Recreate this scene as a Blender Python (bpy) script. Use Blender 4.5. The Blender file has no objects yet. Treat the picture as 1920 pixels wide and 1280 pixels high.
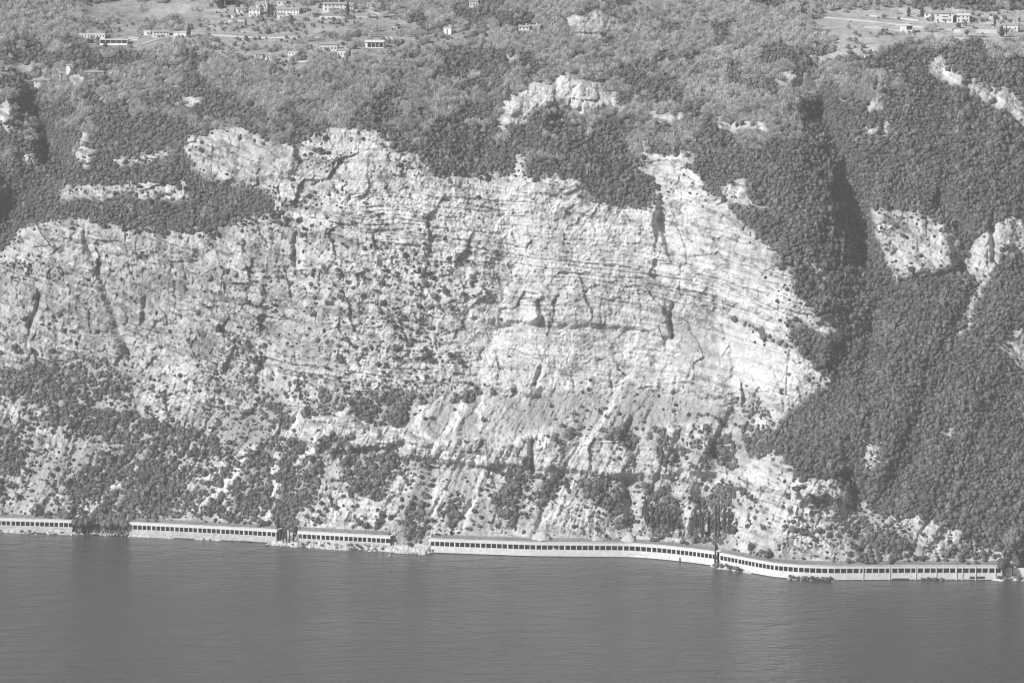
import bpy, bmesh, math, random
import numpy as np
from math import radians as R, sin, cos, tan, atan2, pi
random.seed(7)
rng = np.random.default_rng(11)
SC = bpy.context.scene
# ------------------------------------------------------------------ camera
H0, PITCH, FPX = 564.0, R(7.0), 7800.0
CP, SP = cos(PITCH), sin(PITCH)
cd = bpy.data.cameras.new('camera'); cam = bpy.data.objects.new('camera', cd); SC.collection.objects.link(cam)
cam.location = (0, 0, H0); cam.rotation_euler = (pi/2 - PITCH, 0, 0)
cd.sensor_width = 36.0; cd.lens = 36.0*FPX/1920.0; cd.clip_start = 5.0; cd.clip_end = 20000.0
SC.camera = cam
# ------------------------------------------------------------------ light
SUN_AZ, SUN_EL = R(56), R(34)          # azimuth measured from the viewer's side towards the left
sv = (-sin(SUN_AZ)*cos(SUN_EL), -cos(SUN_AZ)*cos(SUN_EL), sin(SUN_EL))
w = bpy.data.worlds.new('World'); SC.world = w; w.use_nodes = True
nt = w.node_tree; nt.nodes.clear()
sky = nt.nodes.new('ShaderNodeTexSky'); sky.sky_type = 'NISHITA'; sky.sun_disc = False
sky.sun_elevation = SUN_EL; sky.sun_rotation = atan2(sv[0], sv[1])
bw = nt.nodes.new('ShaderNodeRGBToBW'); bgd = nt.nodes.new('ShaderNodeBackground'); wo = nt.nodes.new('ShaderNodeOutputWorld')
nt.links.new(sky.outputs[0], bw.inputs[0]); nt.links.new(bw.outputs[0], bgd.inputs[0]); nt.links.new(bgd.outputs[0], wo.inputs[0])
bgd.inputs[1].default_value = 0.09
sd = bpy.data.lights.new('sun', 'SUN'); sd.energy = 4.6; sd.angle = R(0.5); sd.color = (1, 1, 1)
sun = bpy.data.objects.new('sun', sd); SC.collection.objects.link(sun)
import mathutils
sun.rotation_euler = mathutils.Vector(sv).to_track_quat('Z', 'Y').to_euler()
SC.view_settings.view_transform = 'Standard'; SC.view_settings.look = 'None'
SC.view_settings.exposure = 0.16; SC.view_settings.gamma = 1.0
SC.cycles.volume_bounces = 0; SC.cycles.max_bounces = 5; SC.cycles.diffuse_bounces = 2
HAZE = 4.7e-5
SC.cycles.use_denoising = True; SC.cycles.denoising_input_passes = 'RGB_ALBEDO_NORMAL'; SC.cycles.denoising_prefilter = 'ACCURATE'; SC.cycles.filter_width = 1.15
# ------------------------------------------------------------------ helpers
def tag(o, label=None, cat=None, group=None, kind=None):
    if label: o['label'] = label
    if cat: o['category'] = cat
    if group: o['group'] = group
    if kind: o['kind'] = kind
    return o
def link(o, parent=None):
    SC.collection.objects.link(o)
    if parent is not None: o.parent = parent
    return o
def empty(name, loc, rz=0):
    o = bpy.data.objects.new(name, None); o.location = loc; o.rotation_euler = (0, 0, rz); o.empty_display_size = 1
    return link(o)
class MB:
    def __init__(s): s.v = []; s.f = []
    def add(s, vs, fs):
        n = len(s.v); s.v += [tuple(map(float, p)) for p in vs]; s.f += [tuple(n+i for i in f) for f in fs]
    def box(s, x0, x1, y0, y1, z0, z1):
        s.add([(x0,y0,z0),(x1,y0,z0),(x1,y1,z0),(x0,y1,z0),(x0,y0,z1),(x1,y0,z1),(x1,y1,z1),(x0,y1,z1)],
              [(0,3,2,1),(4,5,6,7),(0,1,5,4),(1,2,6,5),(2,3,7,6),(3,0,4,7)])
    def tube(s, pts, rad, n=6):
        rings = []
        for k, p in enumerate(pts):
            r = rad[k] if hasattr(rad, '__len__') else rad
            rings.append([(p[0]+r*cos(2*pi*i/n), p[1]+r*sin(2*pi*i/n), p[2]) for i in range(n)])
        vs = [q for r_ in rings for q in r_]; fs = []
        for k in range(len(rings)-1):
            for i in range(n):
                j = (i+1) % n; fs.append((k*n+i, k*n+j, (k+1)*n+j, (k+1)*n+i))
        fs.append(tuple(range(n))[::-1]); fs.append(tuple((len(rings)-1)*n+i for i in range(n)))
        s.add(vs, fs)
    def build(s, name, mat, parent=None, smooth=False):
        me = bpy.data.meshes.new(name); me.from_pydata(s.v, [], s.f); me.materials.append(mat); me.update()
        if smooth: me.polygons.foreach_set('use_smooth', [True]*len(me.polygons))
        return link(bpy.data.objects.new(name, me), parent)
# ------------------------------------------------------------------ numpy noise
def _h(ix, iy, seed):
    with np.errstate(over='ignore'):
        n = ix.astype(np.int64)*374761393 + iy.astype(np.int64)*668265263 + seed*1442695041
        n = (n ^ (n >> 13)) & 0x7fffffff
        n = (n*1274126177) & 0x7fffffffffff
        n = (n ^ (n >> 16)) & 0xffffff
    return (n/16777216.0).astype(np.float32)
def vn(x, y, seed=0):
    xi = np.floor(x); yi = np.floor(y); fx = (x-xi).astype(np.float32); fy = (y-yi).astype(np.float32)
    fx = fx*fx*(3-2*fx); fy = fy*fy*(3-2*fy)
    a = _h(xi, yi, seed); b = _h(xi+1, yi, seed); c = _h(xi, yi+1, seed); d = _h(xi+1, yi+1, seed)
    return (a+(b-a)*fx+(c-a)*fy+(a-b-c+d)*fx*fy)*2-1
def fbm(x, y, o=4, seed=0, g=0.5):
    s = 0; a = 1; t = 0
    for k in range(o):
        s = s+a*vn(x*(2.03**k)+17.3*k, y*(2.03**k)-9.1*k, seed+k); t += a; a *= g
    return s/t
def ridged(x, y, o=4, seed=0):
    s = 0; a = 1; t = 0
    for k in range(o):
        s = s+a*(1-2*np.abs(vn(x*(2.1**k)+5*k, y*(2.1**k)+3*k, seed+k))); t += a; a *= 0.5
    return s/t
def vor(x, y, cell, seed):
    gx = x/cell; gy = y/cell; ix = np.floor(gx); iy = np.floor(gy)
    best = np.full(x.shape, 9e9, np.float32); bx = np.zeros_like(best); by = np.zeros_like(best)
    hi = np.zeros_like(best); sec = best.copy()
    for dx in (-1, 0, 1):
        for dy in (-1, 0, 1):
            cx = ix+dx; cy = iy+dy
            px = cx+_h(cx, cy, seed)*.9+.05-gx; py = cy+_h(cx, cy, seed+1)*.9+.05-gy
            d = (px*px+py*py).astype(np.float32); m = d < best
            sec = np.where(m, best, np.minimum(sec, d)); best = np.where(m, d, best)
            bx = np.where(m, px, bx); by = np.where(m, py, by); hi = np.where(m, _h(cx, cy, seed+2), hi)
    return hi, bx.astype(np.float32), by.astype(np.float32), np.sqrt(sec)-np.sqrt(best)
def facets(x, y, cell, seed, off, tilt):
    h, bx, by, e = vor(x, y, cell, seed)
    h2 = (h*977.0) % 1.0; h3 = (h*3313.0) % 1.0
    return off*(h*2-1)+tilt*((h2*2-1)*bx+(h3*2-1)*by)*cell*0.42
def sst(a, b, x):
    t = np.clip((x-a)/(b-a), 0, 1); return t*t*(3-2*t)
def blur(m, sx, sy):
    def k1(s):
        n = int(3*s+1); t = np.arange(-n, n+1); k = np.exp(-.5*(t/max(s, .01))**2); return k/k.sum()
    def conv(a, k):
        n = len(k)//2; p = np.pad(a, ((0, 0), (n, n)), mode='edge'); o = np.zeros_like(a)
        for i, kv in enumerate(k): o += kv*p[:, i:i+a.shape[1]]
        return o
    m = conv(m, k1(sx)); return conv(m.T.copy(), k1(sy)).T.copy()
# ------------------------------------------------------------------ survey of the hillside: azimuth (x) / altitude (y) sheet in 1/136 degree units
X0, X1, Y0, Y1 = -420, 2340, -300, 1130
ST = 2
mx, my = np.meshgrid(np.arange(X0, X1+1, ST, dtype=np.float32), np.arange(Y0, Y1+1, ST, dtype=np.float32))
wx = mx+9*fbm(mx/34, my/34, 2, 3)+7*vn(mx/9, my/9, 5)+3*vn(mx/4, my/4, 51)
wy = my+9*fbm(mx/34+50, my/34, 2, 7)+7*vn(mx/9+50, my/9, 9)+3*vn(mx/4, my/4, 53)
def inpoly(P, x, y):
    P = np.array(P, float); m = np.zeros(x.shape, bool)
    x0, x1, y0, y1 = P[:,0].min()-20, P[:,0].max()+20, P[:,1].min()-20, P[:,1].max()+20
    i0 = max(0, int((x0-X0)/ST)); i1 = int((x1-X0)/ST)+2; j0 = max(0, int((y0-Y0)/ST)); j1 = int((y1-Y0)/ST)+2
    xs = x[j0:j1, i0:i1]; ys = y[j0:j1, i0:i1]; mm = np.zeros(xs.shape, bool)
    for k in range(len(P)):
        ax, ay = P[k-1]; bx_, by_ = P[k]
        if ay == by_: continue
        c = ((ay > ys) != (by_ > ys)) & (xs < (bx_-ax)*(ys-ay)/(by_-ay)+ax); mm ^= c
    m[j0:j1, i0:i1] = mm; return m
def samp(m, x, y):
    fx = np.clip((x-X0)/ST, 0, m.shape[1]-1.001); fy = np.clip((y-Y0)/ST, 0, m.shape[0]-1.001)
    i = fx.astype(int); j = fy.astype(int); fx = fx-i; fy = fy-j
    return m[j, i]*(1-fx)*(1-fy)+m[j, i+1]*fx*(1-fy)+m[j+1, i]*(1-fx)*fy+m[j+1, i+1]*fx*fy
EV, RK, BW_, FD, SCR = 0, 1, 2, 3, 4
cls = np.zeros(mx.shape, np.int8)
# bare woodland share falls away down the hill
pb = np.interp(my, [-300, 60, 120, 190, 250, 300], [.97, .93, .66, .58, .25, 0.0])
pb = pb*np.interp(mx, [-400, 120, 200, 1650, 1720], [1.2, 1.0, 1.0, 1.0, .45])+.30*np.exp(-((mx-620)/230)**2-((my-160)/60)**2)+.42*np.exp(-((mx-1420)/130)**2-((my-215)/42)**2)-.35*np.exp(-((mx-300)/200)**2-((my-200)/60)**2)-.5*np.exp(-((mx-60)/120)**2-((my-190)/50)**2)-.35*np.exp(-((mx-320)/130)**2-((my-112)/18)**2)-.3*np.exp(-((mx-900)/150)**2-((my-110)/25)**2)
cls[(fbm(mx/52, my/26, 4, 31)*1.5+.5) < pb] = BW_
cls[(my > 300) | ((mx > 1500) & (my > 190)) | ((mx > 1690) & (my > 110))] = EV
def P(c, *polys, warp=True):
    for q in polys: cls[inpoly(q, wx if warp else mx, wy if warp else my)] = c
P(FD, [(150,52),(205,38),(330,42),(420,20),(480,8),(640,4),(700,24),(760,30),(800,48),(770,80),(722,112),(640,116),(560,126),(480,116),(420,108),(340,92),(250,86),(150,86)],
      [(140,6),(330,-2),(480,0),(440,20),(350,38),(200,34),(150,26)], [(20,112),(90,122),(70,150),(20,150),(-60,130),(-60,110)],
      [(1500,36),(1600,12),(1720,8),(1960,20),(2340,20),(2340,75),(1930,72),(1760,74),(1700,72),(1655,92),(1640,106),(1545,112),(1500,108),(1570,92),(1560,58)],
      [(1180,-12),(1300,2),(1240,22),(1150,14)], [(760,78),(850,60),(930,44),(900,70),(800,92)], [(1160,-4),(1260,8),(1150,14)])
cls[(cls == FD) & (fbm(mx/24, my/9, 3, 33) > .22) & (mx < 900) & ((my > 46) | (mx > 430))] = BW_; cls[(cls == FD) & (fbm(mx/24, my/9, 3, 33) > .55)] = BW_
R0 = [(-420,480),(-100,455),(0,470),(40,425),(150,408),(270,425),(330,432),(400,430),(440,410),(500,402),(512,372),(480,350),(400,348),(365,322),(345,280),(360,255),(440,238),(520,270),(560,265),(600,240),(690,240),(740,265),(800,298),(810,325),(960,328),(964,285),(985,285),(990,332),(1040,325),(1090,340),(1120,372),(1180,388),(1218,390),(1228,372),(1222,330),(1175,320),(1200,305),(1290,290),(1310,330),(1340,370),(1400,430),(1470,490),(1500,515),(1490,545),(1530,590),(1590,628),(1570,635),(1500,600),(1478,618),(1500,660),(1570,715),(1500,752),(1450,800),(1400,850),(1440,872),(1480,895),(1560,895),(1600,930),(1640,958),(1720,968),(1790,988),(1850,1022),(1910,1052),(2340,1085),(2340,1130),(-420,1130)]
P(RK, R0)
rock_main = inpoly(R0, mx, my)
lower = rock_main & (my > np.interp(mx, [0, 300, 600, 900, 1200, 1450], [690, 760, 790, 745, 740, 790]))
def PI_(*polys):
    for q in polys: c_ = np.mean(q, 0); f_ = 1.02 if np.ptp([a for a, _ in q]) > 150 else 1.16; P(RK, [((a-c_[0])*f_+c_[0], (b_-c_[1])*f_*1.04+c_[1]-2) for a, b_ in q])
PI_([(945,235),(940,195),(985,165),(1045,145),(1110,155),(1150,175),(1172,195),(1165,210),(1130,205),(1080,220),(1060,205),(1020,200),(980,228),(945,250)],
  [(1065,45),(1110,24),(1155,38),(1168,55),(1120,76),(1088,78)], [(1210,212),(1270,213),(1282,224),(1225,233)], [(1343,232),(1375,236),(1427,228),(1427,248),(1350,246)],
  [(1620,205),(1645,168),(1656,195),(1650,215),(1625,214)], [(1625,240),(1675,228),(1674,252),(1630,266)],
  [(1638,388),(1700,395),(1760,408),(1792,450),(1802,502),(1760,507),(1700,515),(1682,530),(1660,500),(1645,440)],
  [(1830,445),(1880,405),(1920,408),(2200,430),(2300,470),(1900,470),(1862,500),(1842,522),(1818,470)],
  [(1735,115),(1765,112),(1800,150),(1850,158),(1900,182),(2000,240),(2000,292),(1930,240),(1860,195),(1800,168),(1745,142)],
  [(1880,648),(1915,618),(1970,612),(1990,700),(1925,685),(1895,668)], [(1614,822),(1634,798),(1640,830),(1647,862),(1626,872)], [(1764,793),(1792,798),(1780,813),(1766,812)],
  [(105,352),(250,343),(350,348),(356,374),(240,364),(118,374)], [(138,292),(158,250),(172,290),(165,312)], [(-10,205),(20,200),(26,232),(-10,244)],
  [(22,280),(60,290),(72,318),(42,300)], [(343,184),(378,188),(370,207),(348,200)], [(1358,345),(1396,338),(1398,370),(1442,387),(1430,394),(1360,376)],
  [(1508,498),(1552,493),(1558,522),(1530,517)], [(1458,138),(1512,143),(1500,167),(1468,165)], [(948,98),(966,98),(968,120),(950,118)],
  [(1418,858),(1452,848),(1485,890),(1430,882)], [(210,300),(300,290),(305,302),(220,312)], [(130,130),(160,150),(150,168),(136,150)], [(1210,290),(1300,284),(1300,300),(1215,310)],
  [(190,185),(204,185),(200,200)], [(1790,470),(1840,505),(1850,530),(1795,600),(1788,598),(1828,528)], [(1850,522),(1856,524),(1792,640),(1788,634)])
# evergreen patches on the rock
P(EV, [(-60,700),(60,680),(200,670),(240,698),(232,742),(120,757),(40,748),(-60,740)], [(70,752),(200,768),(340,798),(425,828),(435,852),(330,842),(230,832),(130,802),(72,782)],
  [(120,905),(150,872),(200,845),(300,850),(360,880),(440,862),(480,830),(520,812),(600,832),(606,870),(585,930),(545,985),(520,990),(400,965),(330,962),(232,985),(200,985),(150,972),(135,940)],
  [(-40,800),(30,798),(48,860),(30,885),(-40,880)], [(482,742),(535,733),(542,792),(500,802)], [(568,768),(600,723),(642,735),(642,777),(575,777)],
  [(668,745),(740,728),(792,740),(795,790),(760,802),(700,792),(668,775)], [(785,775),(850,740),(880,723),(900,737),(835,800),(770,822)], [(600,826),(640,808),(700,848),(762,850),(750,872),(640,872)],
  [(760,848),(832,860),(835,878),(790,870)], [(640,880),(700,868),(735,890),(710,942),(680,925),(648,902)], [(752,972),(800,925),(798,1000),(775,1020),(755,1002)],
  [(902,785),(922,738),(962,744),(952,802),(905,822)], [(955,792),(1032,748),(1012,800),(960,817)], [(1022,812),(1070,753),(1104,748),(1102,790),(1060,822)],
  [(1105,792),(1170,768),(1195,842),(1150,822)], [(1205,792),(1240,786),(1262,830),(1275,885),(1230,862),(1210,832)], [(1278,832),(1310,818),(1324,862),(1300,884)],
  [(1328,820),(1380,798),(1450,800),(1420,850),(1400,874),(1340,872)], [(1390,762),(1420,733),(1442,770),(1400,792)], [(925,945),(955,868),(1002,868),(990,930),(960,985)],
  [(1008,892),(1052,878),(1042,940),(1000,947)], [(1068,902),(1120,888),(1172,928),(1186,985),(1160,985),(1120,930)], [(1208,902),(1250,918),(1273,950),(1266,1002),(1206,1002),(1213,940)],
  [(1308,930),(1377,908),(1367,990),(1362,1017),(1298,1007)], [(1515,932),(1600,948),(1642,985),(1680,1005),(1700,1035),(1660,1055),(1600,1052),(1610,1000),(1560,975)],
  [(150,965),(235,972),(238,1004),(180,990),(140,1000)], [(40,372),(130,378),(240,366),(356,374),(400,380),(520,372),(500,402),(440,404),(400,430),(330,430),(270,424),(150,404),(40,424)],
  [(1478,600),(1500,600),(1588,636),(1600,700),(1568,712),(1500,655)], [(840,925),(870,930),(860,990),(840,980)], [(1760,1030),(1820,1020),(1850,1050),(1780,1060)], [(60,950),(130,955),(130,968),(50,968)], [(1480,905),(1500,905),(1500,925)], [(1375,598),(1470,632),(1500,660),(1494,664),(1462,640),(1375,604)])
P(RK, [(1478,556),(1540,592),(1600,626),(1597,642),(1562,634),(1500,606),(1470,580)], [(1338,372),(1350,366),(1400,425),(1480,492),(1500,520),(1440,500)], warp=False)
P(RK, [(125,348),(250,341),(350,345),(358,375),(300,374),(240,364),(125,370)], warp=False)
# scree and dry slopes, and light chutes through the trees
chutes = [[(870,750),(815,832),(812,850)],[(905,742),(900,800)],[(825,900),(812,1005)],[(905,880),(880,960),(872,1000)],[(1080,890),(1040,960),(975,1002)],[(470,838),(420,905),(362,958)],[(412,868),(380,900),(352,915)],[(560,772),(525,830),(512,900),(494,970)],[(1310,885),(1300,940),(1282,1000)],[(640,770),(560,870)],[(1180,700),(1120,800),(1060,880)],[(220,900),(160,960)],[(795,755),(775,800)]]
def pdist(L, x, y):
    best = np.full(x.shape, 1e9, np.float32); side = np.zeros(x.shape, np.float32)
    for a, b in zip(L[:-1], L[1:]):
        ax, ay = a; dx, dy = b[0]-ax, b[1]-ay; l2 = dx*dx+dy*dy+1e-6
        t = np.clip(((x-ax)*dx+(y-ay)*dy)/l2, 0, 1); ex = x-(ax+t*dx); ey = y-(ay+t*dy); d = np.sqrt(ex*ex+ey*ey)
        m = d < best; best = np.where(m, d, best); side = np.where(m, ex, side)
    return best.astype(np.float32), side.astype(np.float32)
chm = np.zeros(mx.shape, np.float32)
for L in chutes:
    d, _ = pdist(L, wx, wy); chm = np.maximum(chm, np.exp(-(d/6.5)**2))
cls[(chm > .5) & (cls == EV) & rock_main] = SCR
cls[(cls == RK) & lower & ((fbm(mx/60+.25*my/60, my/90, 3, 77) > .02) | (chm > .4))] = SCR
P(SCR, [(760,760),(1000,735),(1180,725),(1380,770),(1390,790),(1250,795),(1100,800),(900,830),(760,830)])
bands = np.zeros(mx.shape, bool)
for q in [[(555,790),(650,772),(700,790),(760,802),(870,812),(1000,800),(1240,815),(1400,868),(1590,905),(1640,965),(1390,932),(1200,902),(1060,888),(870,878),(700,852),(560,838)],[(1000,960),(1080,930),(1170,960),(1200,1000),(1020,1006)],[(590,905),(700,925),(760,960),(740,985),(560,985)],[(1380,930),(1520,935),(1560,1040),(1380,1030),(1370,980)]]: bands |= inpoly(q, wx, wy)
cls[bands & (cls == SCR)] = RK
cls[(chm > .3) & (cls == RK)] = SCR
rockf = blur(((cls == RK)).astype(np.float32), 1.5, 1.5); scrf = blur((cls == SCR).astype(np.float32), 2, 2)
evf = blur(((cls == EV) & ~rock_main).astype(np.float32), 1.2, 1.2); scrf = np.clip(scrf+blur(((cls == EV) & rock_main).astype(np.float32), 2, 2), 0, 1); fdf = blur((cls == FD).astype(np.float32), 2, 2); bwf = blur((cls == BW_).astype(np.float32), 1.2, 1.2)
# slope angles
th = np.interp(my, [-300, -40, 5, 25, 105, 130, 300, 340], [22, 26, 24, 14, 14, 26, 29, 38]).astype(np.float32)
thr = np.interp(my, [-300, -20, 8, 24, 90, 120, 200], [22, 26, 24, 6, 6, 36, 39]); wr = sst(1470, 1560, mx); th = th*(1-wr)+thr*wr
thl = np.interp(my, [-300, -40, 10, 40, 105, 130, 300, 340], [22, 24, 16, 8, 8, 27, 34, 44]); wl = sst(860, 740, mx)*sst(90, 170, mx); th = th*(1-wl)+thl*wl
wr = sst(1380, 1560, mx); th = th*(1-wr)+wr*np.interp(my, [-20, 5, 24, 90, 120, 250, 330, 450, 1100], [26, 24, 6, 6, 36, 40, 46, 52, 50])
th = np.where(rock_main & ~lower, 65, th); th = np.where(lower, 46, th)
th = np.where((cls == RK) & ~rock_main, 62, th); th = np.where(inpoly([(40,365),(400,372),(500,390),(400,430),(150,405),(40,424)], mx, my), 34, th)
th = np.where((mx > 760) & (mx < 1420) & (my > 740) & (my < 800), 34, th); th = np.where(rock_main & (my > 820) & (my < 870) & (mx > 560) & (mx < 1300), 62, th)
th = blur(th.astype(np.float32), 34, 5)
m_ = blur(((cls == RK) & ~rock_main).astype(np.float32), 4, 4)*.8; th = th*(1-m_)+46*m_
# large relief in metres, + = recess
rel = np.zeros(mx.shape, np.float32)
def gul(L, wl_, wr_, a):
    global rel
    d, s = pdist(L, mx+6*vn(mx/30, my/30, 91), my); wd = np.where(s < 0, wl_, wr_); rel += a*np.exp(-(d/wd)**2)
gul([(1470,60),(1500,130),(1560,230),(1600,330),(1635,470),(1628,600),(1590,700),(1500,775),(1400,850)], 60, 80, 13)
gul([(1545,220),(1590,330),(1622,480)], 34, 30, 23); gul([(1590,420),(1612,470)], 16, 14, 9); gul([(1500,160),(1535,190)], 14, 18, 14)
gul([(50,120),(75,200),(95,300),(60,350),(10,410),(-60,470)], 42, 60, 31); gul([(55,200),(100,300)], 18, 22, 18); gul([(0,330),(20,420)], 25, 25, 11); gul([(-20,250),(0,300)], 20, 25, 14)
gul([(1850,510),(1800,620),(1755,700),(1700,850),(1640,960)], 20, 38, 6.5); gul([(1585,860),(1605,940),(1612,1010)], 22, 26, 10)
gul([(1760,380),(1800,430),(1810,500)], 14, 22, 12); gul([(1862,410),(1864,490)], 5, 7, 9); gul([(1760,560),(1680,700),(1600,800),(1480,850)], 60, 70, -4); gul([(1920,560),(1850,700),(1780,860),(1760,960)], 50, 70, -4); gul([(1960,600),(1860,800),(1800,960)], 50, 70, 6)
gul([(1690,300),(1640,390)], 20, 60, -8); gul([(1500,930),(1560,915),(1590,925)], 22, 14, -6)
gul([(1040,250),(1120,320),(1200,350),(1228,390)], 60, 18, -11); gul([(1236,372),(1240,420),(1252,480)], 4, 8, 5.5); gul([(1290,300),(1400,420),(1560,620)], 50, 40, -9)
gul([(155,440),(200,560),(215,610),(245,660)], 7, 12, 6); gul([(72,555),(55,612)], 4, 8, 8); gul([(556,440),(550,500)], 4, 6, 6); gul([(1000,828),(997,880)], 4, 6, 9); gul([(268,560),(262,600)], 4, 6, 5)
gul([(1262,575),(1254,630)], 4, 7, 7); gul([(1013,565),(1018,600)], 4, 6, 6); gul([(800,470),(806,560),(796,640)], 9, 24, 2.5); gul([(1010,690),(1008,720)], 3, 5, 5); gul([(1390,770),(1330,870),(1310,1000)], 22, 40, 14)
gul([(1180,800),(1190,860)], 10, 20, 8); gul([(1270,800),(1272,880)], 10, 14, 8); gul([(1175,900),(1182,980)], 8, 16, 9); gul([(1255,900),(1275,960)], 8, 14, 7)
gul([(1340,600),(1480,760)], 40, 50, 7); gul([(900,330),(950,420),(960,520),(930,640)], 40, 60, 10); gul([(640,260),(560,420),(520,640),(470,740)], 60, 60, 9)
def crease(L, wd=2.6, a=1.5):
    global rel; d, s = pdist(L, mx+2*vn(mx/12, my/12, 95), my+2.5*vn(mx/14, my/9, 96)); n_ = .35+.65*sst(-.3, .3, vn(mx/26, my/40, 97)); below = np.exp(-(d/wd)**2); rel += a*n_*below
for L in [[(820,548),(960,532),(1100,548),(1250,577)], [(860,596),(1000,606),(1100,620),(1250,634),(1330,655)], [(600,392),(700,412),(800,428),(930,450),(1050,462)], [(640,420),(760,440),(900,470)], [(980,484),(1200,494),(1400,514),(1500,560),(1590,630)], [(1020,508),(1250,524),(1400,556),(1520,612)],
          [(560,452),(720,474),(900,506)], [(1375,598),(1480,634)], [(1000,748),(1180,722),(1390,772)], [(1100,640),(1300,668),(1390,720)], [(1150,470),(1350,486),(1480,530)], [(700,350),(850,378),(950,400)], [(380,300),(480,318),(560,330)], [(380,284),(500,296)], [(60,450),(230,462),(380,500)], [(120,590),(180,588),(240,640)],
          [(300,520),(420,556),(520,620)], [(240,470),(330,520),(420,600)], [(560,830),(760,846),(900,876),(1060,888),(1200,902)], [(1200,560),(1420,590)], [(900,690),(1100,700),(1300,720)], [(470,560),(600,600),(720,640)], [(80,520),(200,545),(330,600),(420,680)]]: crease(L)
for L in [[(945,545),(940,600)],[(700,480),(694,540)],[(1130,545),(1126,612)],[(1200,560),(1206,620)],[(1040,690),(1036,742)],[(1145,690),(1150,745)],[(1270,700),(1262,745)],[(1345,620),(1352,680)],[(1480,660),(1476,740)],[(1440,640),(1470,760)],[(400,250),(398,330)],[(320,430),(330,560)],[(830,470),(836,560)],[(60,570),(50,650)],[(405,262),(402,335)],[(470,262),(476,330)],[(520,270),(512,340)],[(372,262),(390,330)],[(640,240),(650,320)],[(700,250),(690,330)]]: crease(L, 2.2, 2.0)
def slab(q, a, s=1.2):
    global rel; m = inpoly(q, wx*.6+mx*.4, wy*.6+my*.4).astype(np.float32); rel += -a*blur(m, s, s)
slab([(880,545),(955,540),(985,528),(1010,545),(1060,548),(1130,548),(1200,560),(1243,572),(1258,632),(1180,618),(1100,612),(1000,602),(940,606),(880,600)], 5)
slab([(1262,578),(1322,574),(1350,612),(1372,690),(1350,742),(1290,720),(1262,640)], 4); slab([(990,545),(1012,540),(1018,585),(1008,606),(985,605)], 3.5)
slab([(800,540),(880,545),(870,595),(800,570)], 4); slab([(980,690),(1012,690),(1010,745),(975,735)], 3.5); slab([(1210,690),(1300,700),(1390,745),(1230,735)], 4)
slab([(560,790),(650,780),(760,830),(640,845),(560,830)], 8); slab([(760,812),(870,820),(1000,806),(1240,820),(1380,880),(1200,895),(1060,880),(870,870),(760,850)], 9, 2); slab([(1385,875),(1480,880),(1590,905),(1600,940),(1500,930),(1390,905)], 7)
slab([(945,195),(985,165),(1045,145),(1115,155),(1172,195),(1130,205),(1060,205),(1020,198),(950,215)], 6, 2); slab([(1640,392),(1700,395),(1770,420),(1795,500),(1680,528),(1645,440)], 6, 2)
slab([(345,262),(440,245),(560,268),(540,330),(400,345),(360,315)], 5, 2); slab([(40,425),(270,425),(400,432),(400,470),(250,475),(60,460)], 4, 2); slab([(0,590),(140,560),(230,640),(220,670),(60,680),(0,660)], 4, 2)
slab([(560,455),(700,470),(720,520),(560,500)], 3); slab([(110,352),(350,350),(354,370),(240,360)], 3)
soft = blur(np.where(rock_main, 0, 1).astype(np.float32), 6, 6)
rel += soft*(9*fbm(mx/150, my/190, 3, 201)+5*ridged(mx/62+.2*my/62, my/110, 3, 203)*(1-.6*sst(1600, 1700, mx)*sst(380, 480, my)))*np.interp(my, [60, 130], [.15, 1])
# ------------------------------------------------------------------ shoreline
WX = [-420,0,135,240,395,500,560,730,806,900,1000,1100,1180,1230,1250,1300,1340,1360,1400,1450,1500,1560,1700,1880,2340]
WY = [985,997,1001,1004.5,1012,1017.5,1022,1031,1036,1039.5,1043,1044,1044.7,1048,1050,1055.4,1061,1064.5,1072.7,1082,1086,1088,1087,1087,1080]
_t = np.arange(-420, 2341, 2.0); _w = np.interp(_t, WX, WY); _k = np.exp(-.5*(np.arange(-16, 17)/6.0)**2); _k /= _k.sum()
_w = np.convolve(np.pad(_w, 16, mode='edge'), _k, 'valid')
def wl_y(x): return np.interp(x, _t, _w)
def raydir(x, y):
    a = (np.asarray(x, float)-960)/FPX; b = (640-np.asarray(y, float))/FPX
    return a, CP+b*SP, -SP+b*CP
def tand(y):
    a, dy, dz = raydir(960, y); return -dz/dy
def shoreY(x): return H0/tand(wl_y(x))
def shore(x, off=0.0):                 # world point of the sea wall's foot, moved inland by off
    def q(t):
        Y = float(shoreY(t)); a, dy, dz = raydir(t, wl_y(t)); return float(a)/float(dy)*Y, Y
    p = q(x); a = q(x-3); b = q(x+3); tx, ty = b[0]-a[0], b[1]-a[1]; l = math.hypot(tx, ty); tx /= l; ty /= l
    return p[0]-ty*off, p[1]+tx*off, tx, ty
GAL = [(-70, 136), (240, 521), (558, 732), (806, 1344), (1349, 1879)]
# ------------------------------------------------------------------ terrain grid
gx = np.concatenate([np.arange(X0, -12, 4.0), np.arange(-12, 1932, 1.45), np.arange(1932, X1+1, 4.0)]); NC = len(gx)
NR = 930
gal = np.zeros(NC)
for a, b in GAL: gal = np.maximum(gal, sst(a-1, a+3, gx)*sst(b+1, b-3, gx))
Ys = shoreY(gx)+(-1.5)*(1-gal)+1.2*gal; Zs = -3*(1-gal)+11.55*gal
tdel = (H0-Zs)/Ys                       # tangent of depression at start
def y_of_tan(td):                       # invert tand
    ph = np.arctan(td)-PITCH; return 640+FPX*np.tan(ph)
ys = y_of_tan(tdel)
NB = 44                                  # rows below the smooth line just above the gallery roofs
tt = np.linspace(0, 1, NR-NB)[:, None]; tb = np.linspace(0, 1, NB, endpoint=False)[:, None]
YsG = shoreY(gx)+1.2; ysG = y_of_tan((H0-11.55)/YsG); yc = ysG-22
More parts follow.
